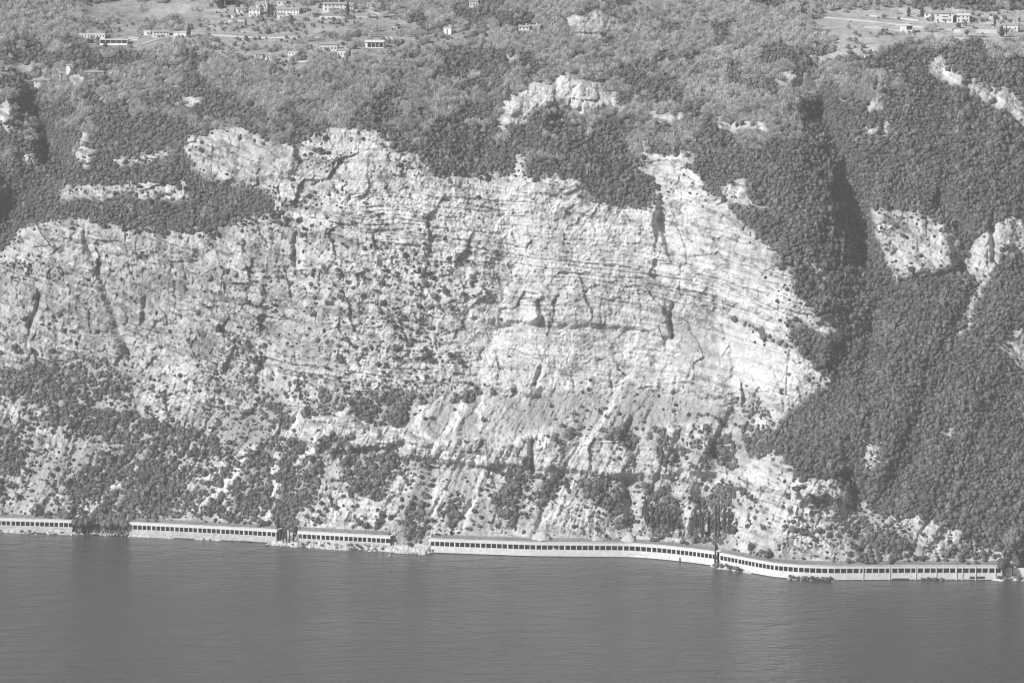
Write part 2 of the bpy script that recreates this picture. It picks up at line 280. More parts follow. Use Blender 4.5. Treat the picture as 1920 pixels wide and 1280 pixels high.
def rows(y0): return np.vstack([y0[None, :]+(yc-y0)[None, :]*tb, yc[None, :]+(Y0+6-yc[None, :])*tt])
YP = rows(ys).astype(np.float32); XP = np.broadcast_to(gx[None, :], YP.shape).astype(np.float32)
TH = samp(th, XP, YP)
up = ys[None, :]-YP; g2 = gal[None, :]
YPG = rows(ysG)
THG = samp(th, XP, YPG); strip = sst(7.5, 4.5, ysG[None, :]-YPG); THG = THG*(1-strip)+9*strip
TT = np.tan(np.radians(THG)); TDG = tand(YPG); YWG = np.empty(YP.shape); YWG[0] = YsG
for j in range(1, NR): YWG[j] = YWG[j-1]*(1+(TDG[j-1]-TDG[j])/(TT[j-1]+TDG[j-1]))
TD = tand(YP); YW = np.empty(YP.shape)
for i in range(NC):
    upg = ysG[i]-YP[:, i]; q = np.interp(upg, ysG[i]-YPG[:, i], YWG[:, i]); e = ys[i]-YP[:, i]; H_ = ys[i]-ysG[i]+14
    if gal[i] < .999: t = np.clip(e/H_, 0, 1); YH = np.interp(14, ysG[i]-YPG[:, i], YWG[:, i]); lin = Ys[i]+(YH-Ys[i])*t; q = np.where(e < H_, lin, q)
    YW[:, i] = q
rf = samp(rockf, XP, YP); sf = samp(scrf, XP, YP); ef = samp(evf, XP, YP); ff = samp(fdf, XP, YP); bf = samp(bwf, XP, YP)
so = YP-(0.12*(XP-600)+0.00036*np.maximum(0, XP-1150)**2+.22*np.minimum(0, XP-560))
qx = XP+14*fbm(XP/90, YP/90, 2, 301); qs = so+12*fbm(XP/120, YP/60, 3, 303)
relf = samp(rel, XP, YP)
wq = XP+7*fbm(XP/22, YP/22, 2, 401); ws = qs*1.35+7*fbm(XP/22+9, YP/22, 2, 403)
rk = facets(wq, ws*.8, 62, 501, 1.4, .13)+facets(wq+.15*YP, ws*.8, 25, 511, .7, .18)+facets(wq, ws, 11, 521, .42, .26)
rk += facets(XP+.2*YP, YP*.8, 5.2, 531, .34, .36)
rk += 3.2*fbm(XP/90, so/50, 3, 541)+.7*ridged(XP/19, YP/30, 4, 551)+.42*fbm(XP/3.1, YP/2.6, 2, 561)
def stairs(s, per, seed, amp):
    k = s/per+.6*fbm(XP/100, s/200, 2, seed); f = k-np.floor(k)
    return amp*(f-sst(.82, 1.0, f))*(.35+1.1*_h(np.floor(k), np.floor(XP/260+.5*vn(XP/60, YP/40, seed+3)), seed+5))
band = .35+.9*sst(-.1, .4, fbm(XP/240, so/70, 2, 571))+1.1*np.exp(-((so-430)/45)**2)*sst(560, 760, XP)
rk += -band*(stairs(qs, 21, 601, 1.25)+stairs(qs, 8.5, 611, .85)+stairs(qs, 5.0, 615, .55))
# vertical joints
vj = np.abs(vn(XP/9+1.5*vn(YP/40, XP/60, 621), YP/55, 623)); rk += 1.1*np.exp(-(vj/.045)**2)*sst(.0, .35, vn(XP/60, YP/40, 625))
vj = np.abs(vn(XP/22+.05*YP/22+1.2*vn(YP/30, XP/60, 631), YP/90, 633)); rk += .7*np.exp(-(vj/.03)**2)*sst(.1, .4, vn(XP/90, YP/60, 635))
low = sst(700, 800, YP)*(1-ff)
rib = ridged((XP+.42*(YP-800))/46+.5*vn(XP/80, YP/80, 701), YP/330, 3, 703)
rib2 = ridged((XP+.5*(YP-800))/15+.5*vn(XP/30, YP/50, 711), YP/120, 2, 713)
smooth_slope = 1.1*fbm(XP/26, YP/26, 4, 721)+.6*facets(XP+.4*YP, YP, 8, 725, .6, .6)+.5*fbm(XP/3, YP/3, 2, 723)
smooth_zone = np.exp(-((XP-1450-(YP-700)*.5)/85)**2-((YP-700)/75)**2)*.75+np.exp(-((XP-920)/70)**2-((YP-640)/55)**2)*.55
slabz = .32*sst(900, 1050, XP)*sst(740, 700, YP)*sst(560, 600, YP)+.15*sst(900, 1000, XP)*(YP < 560)
D = relf+rf*rk*(1-.6*smooth_zone)*(1-slabz)*np.interp(YP, [20, 100], [.9, 1])+sf*(.5*rk*.55+smooth_slope)+(ef+bf)*(2.2*fbm(XP/34, YP/34, 3, 731)*np.interp(YP, [60, 130], [.2, 1]))
D += low*(4.2*rib+1.6*rib2)*(1-.6*ef)
D += ff*.35*stairs(YP*1.0, 9, 741, 1.0)*.5
fade = sst(4, 26, up)*g2+sst(0, 14, up)*(1-g2)
D = D*fade
YW = YW+D
a_, dy_, dz_ = raydir(XP, YP)
PX = YW*a_/dy_; PZ = H0-YW*TD
# albedo of what lies on the surface (material, not light)
stain = fbm(XP/34, YP/70, 4, 801); streak = fbm(XP/6+.12*YP/6, YP/70, 3, 811); pat = fbm(XP/110, so/60, 3, 821)
alr = .565-.06*sst(760, 420, XP)+.11*pat+.09*stain+.07*streak+.07*fbm(XP/2.6, YP/2.6, 2, 877)
alr = alr-.13*sst(.05, .5, fbm(XP/7+.1*YP/7, YP/60, 3, 891))*sst(-.1, .4, fbm(XP/80, YP/60, 2, 893))-.13*sst(.0, .4, fbm(XP/150, qs/5, 3, 895))+.10*sst(.2, .6, fbm(XP/14+.35*YP/14, YP/90, 3, 897))
for (cx, cy, sx, sy, a) in [(450,285,110,45,-.09),(200,560,200,90,-.03),(600,560,130,160,-.05),(975,400,28,110,.16),(640,395,60,22,.10),(760,400,60,25,.10),(930,430,50,22,.13),(1450,700,70,60,.14),(1290,350,30,60,.08),(1110,450,16,90,.10),(925,650,40,60,.13),(1500,560,90,30,.10),(1390,640,40,40,.10),(1475,645,30,18,-.22),(1110,720,150,14,.04),
                            (150,600,120,60,-.05),(300,520,160,60,-.07),(380,650,40,30,-.16),(560,640,120,100,-.04),(700,620,90,60,-.06),(1200,600,90,30,-.10),(1310,640,40,50,-.12),(860,590,60,30,-.05),(1030,620,60,20,-.05),(1070,215,60,12,.06),(1460,260,40,30,0)]:
    alr = alr+a*np.exp(-((XP-cx)/sx)**2-((YP-cy)/sy)**2)
h1, _, _, _ = vor(wq, ws, 24, 511+300); alr = alr+.06*(h1*2-1)
h1, _, _, e1 = vor(wq, ws*.8, 9, 841); alr = alr+.05*(h1*2-1)
lich = sst(.10, .42, fbm(XP/13, so/8, 4, 851)+.25*pat); alr = alr-.22*lich*(1-smooth_zone)
alr = np.clip(alr*(1-.04*(1-samp(blur(rock_main.astype(np.float32), 2, 2), XP, YP))), .2, .82)
als = .36+.10*stain+.07*fbm(XP/9, YP/9, 3, 861)+.08*fbm(XP/2.8, YP/2.8, 2, 863)+.32*samp(chm, XP, YP)+.14*sst(.05, .5, fbm(XP/26, YP/40, 3, 871))
als = np.clip(als, .22, .72)
alf = .35+.14*fbm(XP/50, YP/5, 3, 881)+.12*fbm(XP/9, YP/3, 3, 883)+.12*sst(1500, 1600, XP)
al = rf*alr+sf*als+ff*alf+ef*(.10+.03*stain)+bf*(.30+.08*stain); al = al/np.maximum(rf+sf+ff+ef+bf, .05)
top = g2*(up < 8); al = np.where(top > 0, .27+.08*stain, al)
# skirt row below the first
PX = np.vstack([PX[:1], PX]); PYw = np.vstack([YW[:1]+.15, YW]); PZ = np.vstack([np.where(gal > .5, 11.2, -6)[None, :], PZ]); al = np.vstack([al[:1], al])
NRR = NR+1
def grid_mesh(name, X, Y, Z, mat, attr=None):
    nr, nc = X.shape; me = bpy.data.meshes.new(name); n = nr*nc
    co = np.empty((n, 3), np.float32); co[:, 0] = X.ravel(); co[:, 1] = Y.ravel(); co[:, 2] = Z.ravel()
    i = np.arange(nc-1)[None, :]; j = np.arange(nr-1)[:, None]; b = (j*nc+i).ravel()
    f = np.stack([b, b+1, b+nc+1, b+nc], 1).astype(np.int32); nf = len(f)
    me.vertices.add(n); me.vertices.foreach_set('co', co.ravel()); me.loops.add(nf*4); me.loops.foreach_set('vertex_index', f.ravel())
    me.polygons.add(nf); me.polygons.foreach_set('loop_start', np.arange(0, nf*4, 4, dtype=np.int32)); me.polygons.foreach_set('loop_total', np.full(nf, 4, np.int32))
    me.update(calc_edges=True)
    if attr is not None:
        at = me.attributes.new('alb', 'FLOAT', 'POINT'); at.data.foreach_set('value', attr.ravel().astype(np.float32))
    me.materials.append(mat)
    return link(bpy.data.objects.new(name, me))
# ------------------------------------------------------------------ materials
def mat(name, v, rough=.9, var=.15, scale=1.0, spec=.2, inst=0.0, attr=None, bump=0, trans=0, detail=6):
    m = bpy.data.materials.new(name); m.use_nodes = True; n = m.node_tree; N = n.nodes; b = N['Principled BSDF']
    b.inputs['Roughness'].default_value = rough; b.inputs['Specular IOR Level'].default_value = spec
    tc = N.new('ShaderNodeTexCoord'); nz = N.new('ShaderNodeTexNoise'); nz.inputs['Scale'].default_value = scale; nz.inputs['Detail'].default_value = detail; nz.inputs['Roughness'].default_value = .65
    n.links.new(tc.outputs['Object'], nz.inputs['Vector'])
    mr = N.new('ShaderNodeMapRange'); mr.inputs['From Min'].default_value = .25; mr.inputs['From Max'].default_value = .75; mr.inputs['To Min'].default_value = 1-var; mr.inputs['To Max'].default_value = 1+var
    n.links.new(nz.outputs[0], mr.inputs['Value']); mu = N.new('ShaderNodeMath'); mu.operation = 'MULTIPLY'; mu.inputs[1].default_value = v; n.links.new(mr.outputs[0], mu.inputs[0]); out = mu.outputs[0]
    if attr:
        at = N.new('ShaderNodeAttribute'); at.attribute_name = attr; n.links.new(at.outputs['Fac'], mu.inputs[1])
    if inst:
        oi = N.new('ShaderNodeObjectInfo'); m2 = N.new('ShaderNodeMapRange'); m2.inputs['To Min'].default_value = 1-inst; m2.inputs['To Max'].default_value = 1+inst
        n.links.new(oi.outputs['Random'], m2.inputs['Value']); m3 = N.new('ShaderNodeMath'); m3.operation = 'MULTIPLY'; n.links.new(out, m3.inputs[0]); n.links.new(m2.outputs[0], m3.inputs[1]); out = m3.outputs[0]
    if inst:
        ln = N.new('ShaderNodeTexNoise'); ln.inputs['Scale'].default_value = .03; ln.inputs['Detail'].default_value = 3; n.links.new(oi.outputs['Location'], ln.inputs['Vector'])
        m4 = N.new('ShaderNodeMapRange'); m4.inputs['From Min'].default_value = .32; m4.inputs['From Max'].default_value = .68; m4.inputs['To Min'].default_value = .84; m4.inputs['To Max'].default_value = 1.16; n.links.new(ln.outputs[0], m4.inputs['Value'])
        m5 = N.new('ShaderNodeMath'); m5.operation = 'MULTIPLY'; n.links.new(out, m5.inputs[0]); n.links.new(m4.outputs[0], m5.inputs[1]); out = m5.outputs[0]
    cc = N.new('ShaderNodeCombineColor'); [n.links.new(out, cc.inputs[k]) for k in range(3)]; n.links.new(cc.outputs[0], b.inputs['Base Color'])
    if bump:
        bp = N.new('ShaderNodeBump'); bp.inputs['Distance'].default_value = bump; n.links.new(nz.outputs[0], bp.inputs['Height']); n.links.new(bp.outputs[0], b.inputs['Normal'])
    return m
M_ter = mat('hillside_ground', 1, .95, .22, .35, .1, attr='alb', bump=2.2)
M_leaf = mat('evergreen_foliage', .15, .75, .35, .6, .25, inst=.35)
M_leaf2 = mat('scrub_foliage', .115, .8, .3, .6, .2, inst=.35)
M_twig = mat('bare_twigs', .48, .9, .2, .5, .1, inst=.22)
M_olive = mat('olive_foliage', .17, .8, .3, .6, .2, inst=.3)
M_cyp = mat('cypress_foliage', .075, .85, .3, .8, .1)
M_bark = mat('bark', .16, .9, .2, 1)
M_conc = mat('pale_concrete', .68, .85, .15, .5, .2, bump=.05)
M_conc2 = mat('sea_wall_concrete', .66, .85, .2, .3, .2, bump=.05)
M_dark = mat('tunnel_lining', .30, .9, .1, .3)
M_asph = mat('asphalt', .08, .9, .1, .5)
M_white = mat('white_render', .80, .8, .05, .4)
M_cream = mat('pale_render', .66, .8, .06, .4)
M_roof = mat('roof_tiles', .36, .85, .18, 1.2)
M_roofw = mat('pale_roofing', .66, .7, .06, 1.2)
M_glass = mat('dark_glazing', .14, .25, .1, .5, .5)
M_frame = mat('window_frame', .45, .7, .1, .5)
M_road = mat('pale_road', .50, .9, .08, .3)
M_wall = mat('retaining_wall_stone', .5, .9, .15, .6)
M_grav = mat('gravel', .46, .95, .2, 1.5)
M_pole = mat('pole_metal', .62, .6, .05, .5)
M_blackm = mat('dark_metal', .06, .6, .05, .5)
M_rock = mat('shore_rock', .50, .95, .35, .35, .1, bump=.8)
M_car = mat('white_car_paint', .8, .35, .02, .5, .5); M_cark = mat('dark_car_paint', .07, .35, .02, .5, .5)
hill = grid_mesh('hillside', PX, PYw, PZ, M_ter, al); tag(hill, kind='structure')
# water
wm = bpy.data.materials.new('lake_water'); wm.use_nodes = True; n = wm.node_tree; N = n.nodes; b = N['Principled BSDF']
b.inputs['Base Color'].default_value = (.075, .075, .075, 1); b.inputs['Roughness'].default_value = .22; b.inputs['IOR'].default_value = 1.33
geo = N.new('ShaderNodeNewGeometry')
def wave(sx, sy, rot, det, dist):
    mp = N.new('ShaderNodeMapping'); mp.inputs['Scale'].default_value = (sx, sy, 1); mp.inputs['Rotation'].default_value = (0, 0, rot)
    nz = N.new('ShaderNodeTexNoise'); nz.inputs['Scale'].default_value = 1; nz.inputs['Detail'].default_value = det; nz.inputs['Roughness'].default_value = .6; nz.inputs['Distortion'].default_value = dist
    n.links.new(geo.outputs['Position'], mp.inputs[0]); n.links.new(mp.outputs[0], nz.inputs['Vector']); return nz.outputs[0]
w1 = wave(.11, .19, .12, 3, .4); w2 = wave(.03, .055, -.15, 3, .5)
mm = N.new('ShaderNodeMath'); mm.operation = 'MULTIPLY_ADD'; mm.inputs[1].default_value = 3.0; n.links.new(w2, mm.inputs[0]); n.links.new(w1, mm.inputs[2])
bp = N.new('ShaderNodeBump'); bp.inputs['Strength'].default_value = 1; bp.inputs['Distance'].default_value = 1.3; n.links.new(mm.outputs[0], bp.inputs['Height']); n.links.new(bp.outputs[0], b.inputs['Normal'])
w3 = wave(.006, .003, .2, 3, .8); mr = N.new('ShaderNodeMapRange'); mr.inputs['From Min'].default_value = .3; mr.inputs['From Max'].default_value = .7; mr.inputs['To Min'].default_value = .19; mr.inputs['To Max'].default_value = .30
n.links.new(w3, mr.inputs['Value']); n.links.new(mr.outputs[0], b.inputs['Roughness'])
me = bpy.data.meshes.new('lake'); me.from_pydata([(-2600,-500,0),(2600,-500,0),(2600,3900,0),(-2600,3900,0)], [], [(0,1,2,3)]); me.materials.append(wm)
tag(link(bpy.data.objects.new('lake', me)), kind='structure')
# ground lookup
TPX = np.array(PX[1:]); TPY = np.array(PYw[1:]); TPZ = np.array(PZ[1:])
def ground(x, y):
    x = np.atleast_1d(np.asarray(x, float)); y = np.atleast_1d(np.asarray(y, float))
    i = np.clip(np.searchsorted(gx, x)-1, 0, NC-2); fx = (x-gx[i])/(gx[i+1]-gx[i]); y0 = ys[i]*(1-fx)+ys[i+1]*fx
    c0 = yc[i]*(1-fx)+yc[i+1]*fx; fj = np.clip(np.where(y > c0, (y0-y)/(y0-c0)*NB, NB+(c0-y)/(c0-(Y0+6))*(NR-NB-1)), 0, NR-1.01); j = fj.astype(int); fy = fj-j
    return np.stack([(A[j, i]*(1-fx)+A[j, i+1]*fx)*(1-fy)+(A[j+1, i]*(1-fx)+A[j+1, i+1]*fx)*fy for A in (TPX, TPY, TPZ)], 1)
def g1(x, y): return ground(x, y)[0]
# ------------------------------------------------------------------ plant builders
def crown_mesh(name, seed, m, hz=1.0, nleaf=150, lumps=15, leaf=.17, sub=2, parent_m=None, trunk=None):
    rr = np.random.default_rng(seed); bm = bmesh.new(); bmesh.ops.create_icosphere(bm, subdivisions=sub, radius=1)
    V = np.array([v.co[:] for v in bm.verts]); F = [[v.index for v in f.verts] for f in bm.faces]; bm.free()
    L = rr.normal(size=(lumps, 3)); L /= np.linalg.norm(L, axis=1)[:, None]; L[:, 2] = np.abs(L[:, 2])*1.1-.25; L /= np.linalg.norm(L, axis=1)[:, None]
    La = rr.uniform(.18, .42, lumps)
    d = np.clip(V @ L.T, -1, 1); r = .66+(La*np.exp(-((1-d)/.085))).max(1)*1.1+rr.normal(0, .05, len(V))
    P_ = V*r[:, None]; P_[:, 2] *= hz; P_[:, 2] = np.where(P_[:, 2] < -.5*hz, -.5*hz+.3*(P_[:, 2]+.5*hz), P_[:, 2])
    vs = P_.tolist(); fs = [tuple(f) for f in F]
    for k in range(nleaf):
        i = rr.integers(len(V)); 
        if V[i, 2] < -.45: continue
        c = P_[i]*rr.uniform(.88, 1.16)+rr.normal(0, .07, 3); nrm = V[i]+rr.normal(0, .55, 3); nrm /= np.linalg.norm(nrm)
        t = np.cross(nrm, rr.normal(size=3)); t /= np.linalg.norm(t)+1e-6; u = np.cross(nrm, t); s = leaf*rr.uniform(.6, 1.3); q = len(vs)
        vs += [list(c+t*s), list(c+u*s*.8), list(c-t*s), list(c-u*s*.8)]; fs.append((q, q+1, q+2, q+3))
    me = bpy.data.meshes.new(name); me.from_pydata(vs, [], fs); me.materials.append(m)
    if trunk is not None:
        pass
    return me
def trunk_mesh(name, h=1.2, r=.12):
    b_ = MB(); b_.tube([(0,0,-1.2),(.04,0,0),(0,.05,h)], [r*1.3, r, r*.6], 5)
    b_.tube([(0,.03,h*.6),(.35,.1,h*1.15)], [r*.5, r*.25], 4); b_.tube([(0,.03,h*.6),(-.3,-.15,h*1.2)], [r*.5, r*.25], 4)
    me = bpy.data.meshes.new(name); me.from_pydata(b_.v, [], b_.f); me.materials.append(M_bark); return me
def bare_mesh(name, seed, n=210):
    rr = np.random.default_rng(seed); vs = []; fs = []
    for k in range(n):
        a = rr.uniform(0, 2*pi); e = rr.uniform(.15, 1.45); rad = rr.uniform(.25, 1)
        o = np.array([cos(a)*cos(e), sin(a)*cos(e), sin(e)*1.15])*rad; dr = o*.7+np.array([0, 0, .55])+rr.normal(0, .15, 3); dr /= np.linalg.norm(dr)
        sd_ = np.cross(dr, rr.normal(size=3)); sd_ /= np.linalg.norm(sd_); l = rr.uniform(.3, .6); wd = rr.uniform(.03, .075); q = len(vs)
        vs += [list(o-sd_*wd), list(o+sd_*wd), list(o+dr*l)]; fs.append((q, q+1, q+2))
    me = bpy.data.meshes.new(name); me.from_pydata(vs, [], fs); me.materials.append(M_twig); return me
crowns = [crown_mesh('crown', 100+i, M_leaf, 1.0+.12*(i % 3), 150) for i in range(6)]
scrubs = [crown_mesh('scrub', 200+i, M_leaf2, .85+.1*(i % 3), 110, 5, .22) for i in range(5)]
olives = [crown_mesh('crown', 300+i, M_olive, .85, 130, 6, .2) for i in range(4)]
bigc = [crown_mesh('crown', 900+i, M_leaf, 1.05, 900, 30, .085, 3) for i in range(2)]
bares = [bare_mesh('bare_crown', 400+i) for i in range(5)]
trk = trunk_mesh('trunk', 1.0, .11)
# ---- scattered mass through geometry nodes
def scatter(name, pos, sc, rot, meshes, lift, label, cat):
    col = bpy.data.collections.new(name+'_kinds')
    for k, m_ in enumerate(meshes): col.objects.link(bpy.data.objects.new(m_.name, m_))
    me = bpy.data.meshes.new(name); nn = len(pos); me.vertices.add(nn)
    p = pos.copy(); p[:, 2] += lift*sc[:, 2]; me.vertices.foreach_set('co', p.astype(np.float32).ravel())
    a = me.attributes.new('sc', 'FLOAT_VECTOR', 'POINT'); a.data.foreach_set('vector', sc.astype(np.float32).ravel())
    a = me.attributes.new('rt', 'FLOAT_VECTOR', 'POINT'); a.data.foreach_set('vector', rot.astype(np.float32).ravel())
    a = me.attributes.new('ix', 'INT', 'POINT'); a.data.foreach_set('value', rng.integers(0, len(meshes), nn).astype(np.int32))
    o = link(bpy.data.objects.new(name, me)); ng = bpy.data.node_groups.new(name, 'GeometryNodeTree')
    ng.interface.new_socket('Geometry', in_out='INPUT', socket_type='NodeSocketGeometry'); ng.interface.new_socket('Geometry', in_out='OUTPUT', socket_type='NodeSocketGeometry')
    gi = ng.nodes.new('NodeGroupInput'); go = ng.nodes.new('NodeGroupOutput'); ip = ng.nodes.new('GeometryNodeInstanceOnPoints'); ci = ng.nodes.new('GeometryNodeCollectionInfo')
    ci.inputs['Collection'].default_value = col; ci.inputs['Separate Children'].default_value = True; ci.inputs['Reset Children'].default_value = True
    ip.inputs['Pick Instance'].default_value = True
    def na(t, nm):
        q = ng.nodes.new('GeometryNodeInputNamedAttribute'); q.data_type = t; q.inputs['Name'].default_value = nm; return q.outputs['Attribute']
    L = ng.links; L.new(gi.outputs[0], ip.inputs['Points']); L.new(ci.outputs[0], ip.inputs['Instance']); L.new(na('INT', 'ix'), ip.inputs['Instance Index'])
    L.new(na('FLOAT_VECTOR', 'rt'), ip.inputs['Rotation']); L.new(na('FLOAT_VECTOR', 'sc'), ip.inputs['Scale']); L.new(ip.outputs[0], go.inputs[0])
    md = o.modifiers.new('scatter', 'NODES'); md.node_group = ng
    return tag(o, label, cat, kind='stuff')
# ------------------------------------------------------------------ houses and things on the plateau, listed first so that trees keep clear
BLD = []   # (x, ybase, w, h, kind, rz, label, opts)
def B(*a, **k): BLD.append((a, k))
B(172, 72, 50, 8, 'flat', 0, 'long low white terrace block with two rows of windows, farthest left in the village', win=(9, 1))
B(214, 84, 52, 9, 'shed', 4, 'long low open-fronted shed with a flat pale roof below the white terrace block')
B(301, 69, 30, 11, 'gable', -8, 'white two-storey villa beside the lone dark cypress on the upper road', win=(5, 2))
B(277, 66, 14, 8, 'flat', 0, 'small pale annex against the left side of the white villa', win=(1, 1))
B(338, 69, 24, 8, 'shedlow', 4, 'low white outbuilding between the white villa and the lone cypress', win=(0, 0))
B(484, 117, 12, 17, 'gable', -6, 'narrow white tower-like house above the dark trees, nearest the cliff top', win=(2, 2))
B(503, 112, 18, 9, 'gable', 10, 'small gabled house touching the narrow white tower-like house', win=(3, 1))
B(550, 110, 19, 12, 'flat', 5, 'flat-roofed white house with two rows of wide balcony windows', win=(3, 2))
B(615, 96, 33, 15, 'gable', -3, 'large pale rectangular house with tall shuttered windows and a thin flat-pitched roof', win=(5, 1))
B(645, 106, 21, 13, 'gable', 12, 'white house with small windows just right of and below the large shuttered one', win=(4, 1))
B(703, 89, 34, 10, 'porch', 5, 'long house with a dark open porch on the right edge of the village meadow', win=(3, 1))
B(730, 79, 20, 6, 'gable', 5, 'low pale-roofed house behind the long porch house', win=(2, 1))
B(480, 30, 22, 14, 'gable', 18, 'white gabled house at the left of the upper hamlet', win=(3, 2))
B(451, 26, 15, 11, 'gable', -14, 'small pale house left of the white gabled house of the upper hamlet', win=(2, 1))
B(541, 29, 42, 13, 'gable', 4, 'long white block with a row of seven small windows in the upper hamlet', win=(7, 2))
B(526, 37, 13, 12, 'gable', -5, 'little white house standing in front of the long hamlet block', win=(1, 1))
B(494, 14, 26, 9, 'gable', 8, 'pale house with a wide roof at the top of the upper hamlet', win=(4, 1))
B(528, 10, 18, 10, 'gable', 0, 'white house between two dark conifers at the photo top', win=(2, 1))
B(628, 20, 44, 14, 'gable', -6, 'broad white house with a shallow gable right of the upper hamlet', win=(6, 2))
B(658, 16, 13, 9, 'gable', 12, 'small house behind the slender dark cypress at the broad white house', win=(1, 1))
B(422, 12, 26, 12, 'barn', 0, 'dark barn under a broad overhanging roof at the photo top left of the hamlet', win=(0, 0))
B(888, 13, 17, 12, 'gable', 0, 'isolated white house cut by the top edge of the photo', win=(3, 1))
B(841, 64, 15, 13, 'gable', 18, 'small white farmhouse with a shaded right gable alone in bare woodland', win=(0, 0))
B(984, 62, 20, 13, 'gable', 12, 'stone farmhouse with tall windows right of centre in bare woodland', win=(3, 2))
B(1003, 58, 22, 10, 'gable', 12, 'white wing joined to the right side of the woodland farmhouse', win=(3, 1))
B(741, 55, 8, 3.5, 'shedlow', 0, 'tiny white hut alone on the village meadow', win=(0, 0))
B(133, 129, 15, 8, 'gable', 8, 'small white house among dark trees at the left cliff edge', win=(1, 1))
B(176, 142, 36, 9, 'gable', -4, 'long low villa with a grey roof at the left cliff edge', win=(4, 1))
B(213, 141, 14, 8, 'gable', 14, 'small bright house right of the long low villa at the cliff edge', win=(1, 1))
B(77, 157, 28, 8, 'gable', -6, 'low grey-roofed house lowest and farthest left of the cliff-edge villas', win=(3, 1))
B(1770, 42, 34, 20, 'hip', 4, 'large white three-storey villa with a hipped roof and balconies on the right plateau', win=(3, 2))
B(1806, 41, 24, 14, 'gable', 4, 'two-storey house with a pale roof right of the large hipped villa', win=(3, 2))
B(1742, 32, 18, 9, 'gable', 0, 'low grey-roofed building partly hidden behind trees left of the large hipped villa', win=(2, 1))
B(1700, 62, 24, 14, 'pav', 4, 'square pavilion with a dark upper opening beside the pale road on the right plateau')
B(1896, 59, 30, 14, 'gable', 14, 'gabled house with a shaded right end beside two conifers at the right edge', win=(3, 1))
B(1625.5, 108, 10, 4.5, 'shedlow', 0, 'small bright white hut on the terraces above the wooded gully', win=(0, 0))
B(1665, 64, 7, 4.5, 'shedlow', 0, 'tiny pale shed left of the square pavilion', win=(0, 0))
B(1868, 36, 22, 4, 'shedlow', 0, 'long low pale outbuilding behind the parked trees at the right plateau', win=(0, 0))
B(569, 22, 13, 8, 'gable', -8, 'small pale house just right of the long hamlet block', win=(2, 1))
B(697, 15, 17, 8, 'gable', 10, 'small gabled house under trees at the top, right of the broad white house', win=(2, 1))
B(118, 143, 15, 7, 'gable', -10, 'tiny pale house left of the long low villa at the cliff edge', win=(2, 1))
B(236, 139, 11, 6, 'gable', 6, 'tiny house farthest right of the cliff-edge villas', win=(1, 1))
B(436, 33, 13, 7, 'gable', 14, 'small low house farthest left of the upper hamlet, above the low pale wall', win=(2, 1))
B(590, 30, 12, 7, 'gable', -4, 'small house between the long hamlet block and the broad white house', win=(2, 1))
B(1838, 40, 20, 7, 'gable', -3, 'low pale-fronted house right of the pale-roofed two-storey house on the plateau', win=(3, 1))
clear = np.zeros(mx.shape, bool)
for (a, k) in BLD:
    x, yb, w_, h_ = a[:4]; clear |= (np.abs(mx-x) < w_/2+3) & (my > yb-h_*.3) & (my < yb+5)
ROADS = [('plateau_road', [(1548,33),(1600,37),(1660,43),(1720,50),(1790,56)], 7.5), ('plateau_road', [(1790,72),(1850,74),(1900,72),(1960,70)], 5),
         ('village_road', [(262,86),(290,76),(318,69),(350,63),(400,66),(480,71),(540,71),(600,71)], 3.5), ('village_road', [(600,33),(640,32),(700,31),(740,28)], 3.2),
         ('village_road', [(215,76),(240,70),(262,72)], 3), ('field_track', [(1500,56),(1560,53),(1620,51),(1690,58)], 3), ('farm_track', [(800,70),(830,62),(850,60)], 3)]
for _, L, _w2 in ROADS:
    d, _ = pdist(L, mx, my); clear |= d < 4
slopefac = np.maximum(.22, np.sin(np.radians(th)+.11))
# ------------------------------------------------------------------ evergreen wood
def jitter(cell, x0=X0+5, x1=X1-5, y0=Y0+12, y1=1092):
    xs = np.arange(x0, x1, cell); yy = np.arange(y0, y1, cell); a, b_ = np.meshgrid(xs, yy)
    a = a+rng.uniform(-.48, .48, a.shape)*cell+(np.arange(len(yy)) % 2)[:, None]*cell*.5; b_ = b_+rng.uniform(-.48, .48, b_.shape)*cell; return a.ravel(), b_.ravel()
def at(m, x, y): return m[np.clip(((y-Y0)/ST).astype(int), 0, m.shape[0]-1), np.clip(((x-X0)/ST).astype(int), 0, m.shape[1]-1)]
def above(x, y, k=0): return y < np.interp(x, gx, ys)-k
def make(x, y, lo, hi):
    g = ground(x, y); n_ = len(x); s = rng.uniform(lo, hi, n_)*(1+.18*vn(x/40, y/40, 900)); sc_ = np.stack([s*rng.uniform(.85, 1.15, n_), s*rng.uniform(.85, 1.15, n_), s*rng.uniform(.85, 1.25, n_)], 1)
    rt = np.stack([rng.uniform(-.12, .12, n_), rng.uniform(-.12, .12, n_), rng.uniform(0, 6.28, n_)], 1); return g, sc_, rt
x, y = jitter(5.6)
inr = at(rock_main.astype(np.int8), x, y-5) == 1
keep = (at(cls, x, y-5) == EV) & (~inr | (vn(x/13+.4*y/13, y/17, 941)+.6*vn(x/5, y/6, 943) > np.where((x < 620) & (y > 700), -.68, -.46))) & ~at(clear, x, y+3) & above(x, y, 1) & (rng.random(len(x)) < np.clip(1.35*.62/at(slopefac, x, y), .6, 1)*.93) & ((x > -130) & (x < 2050))
x, y = x[keep], y[keep]
x = x; g, s_, r_ = make(x, y, 1.25, 2.3); s_ *= (1+.22*vn(x/17, y/17, 947))[:, None]
big = rng.random(len(x)) < .14; s_[big] *= 1.4
ev = (x, y, g, s_, r_)
x, y = jitter(4.7)
keep = (at(cls, x, y-3) == BW_) & ~at(clear, x, y+3) & ((x > -130) & (x < 2050)) & (rng.random(len(x)) < .85)
x, y = x[keep], y[keep]; g, s_, r_ = make(x, y, 2.2, 3.8)
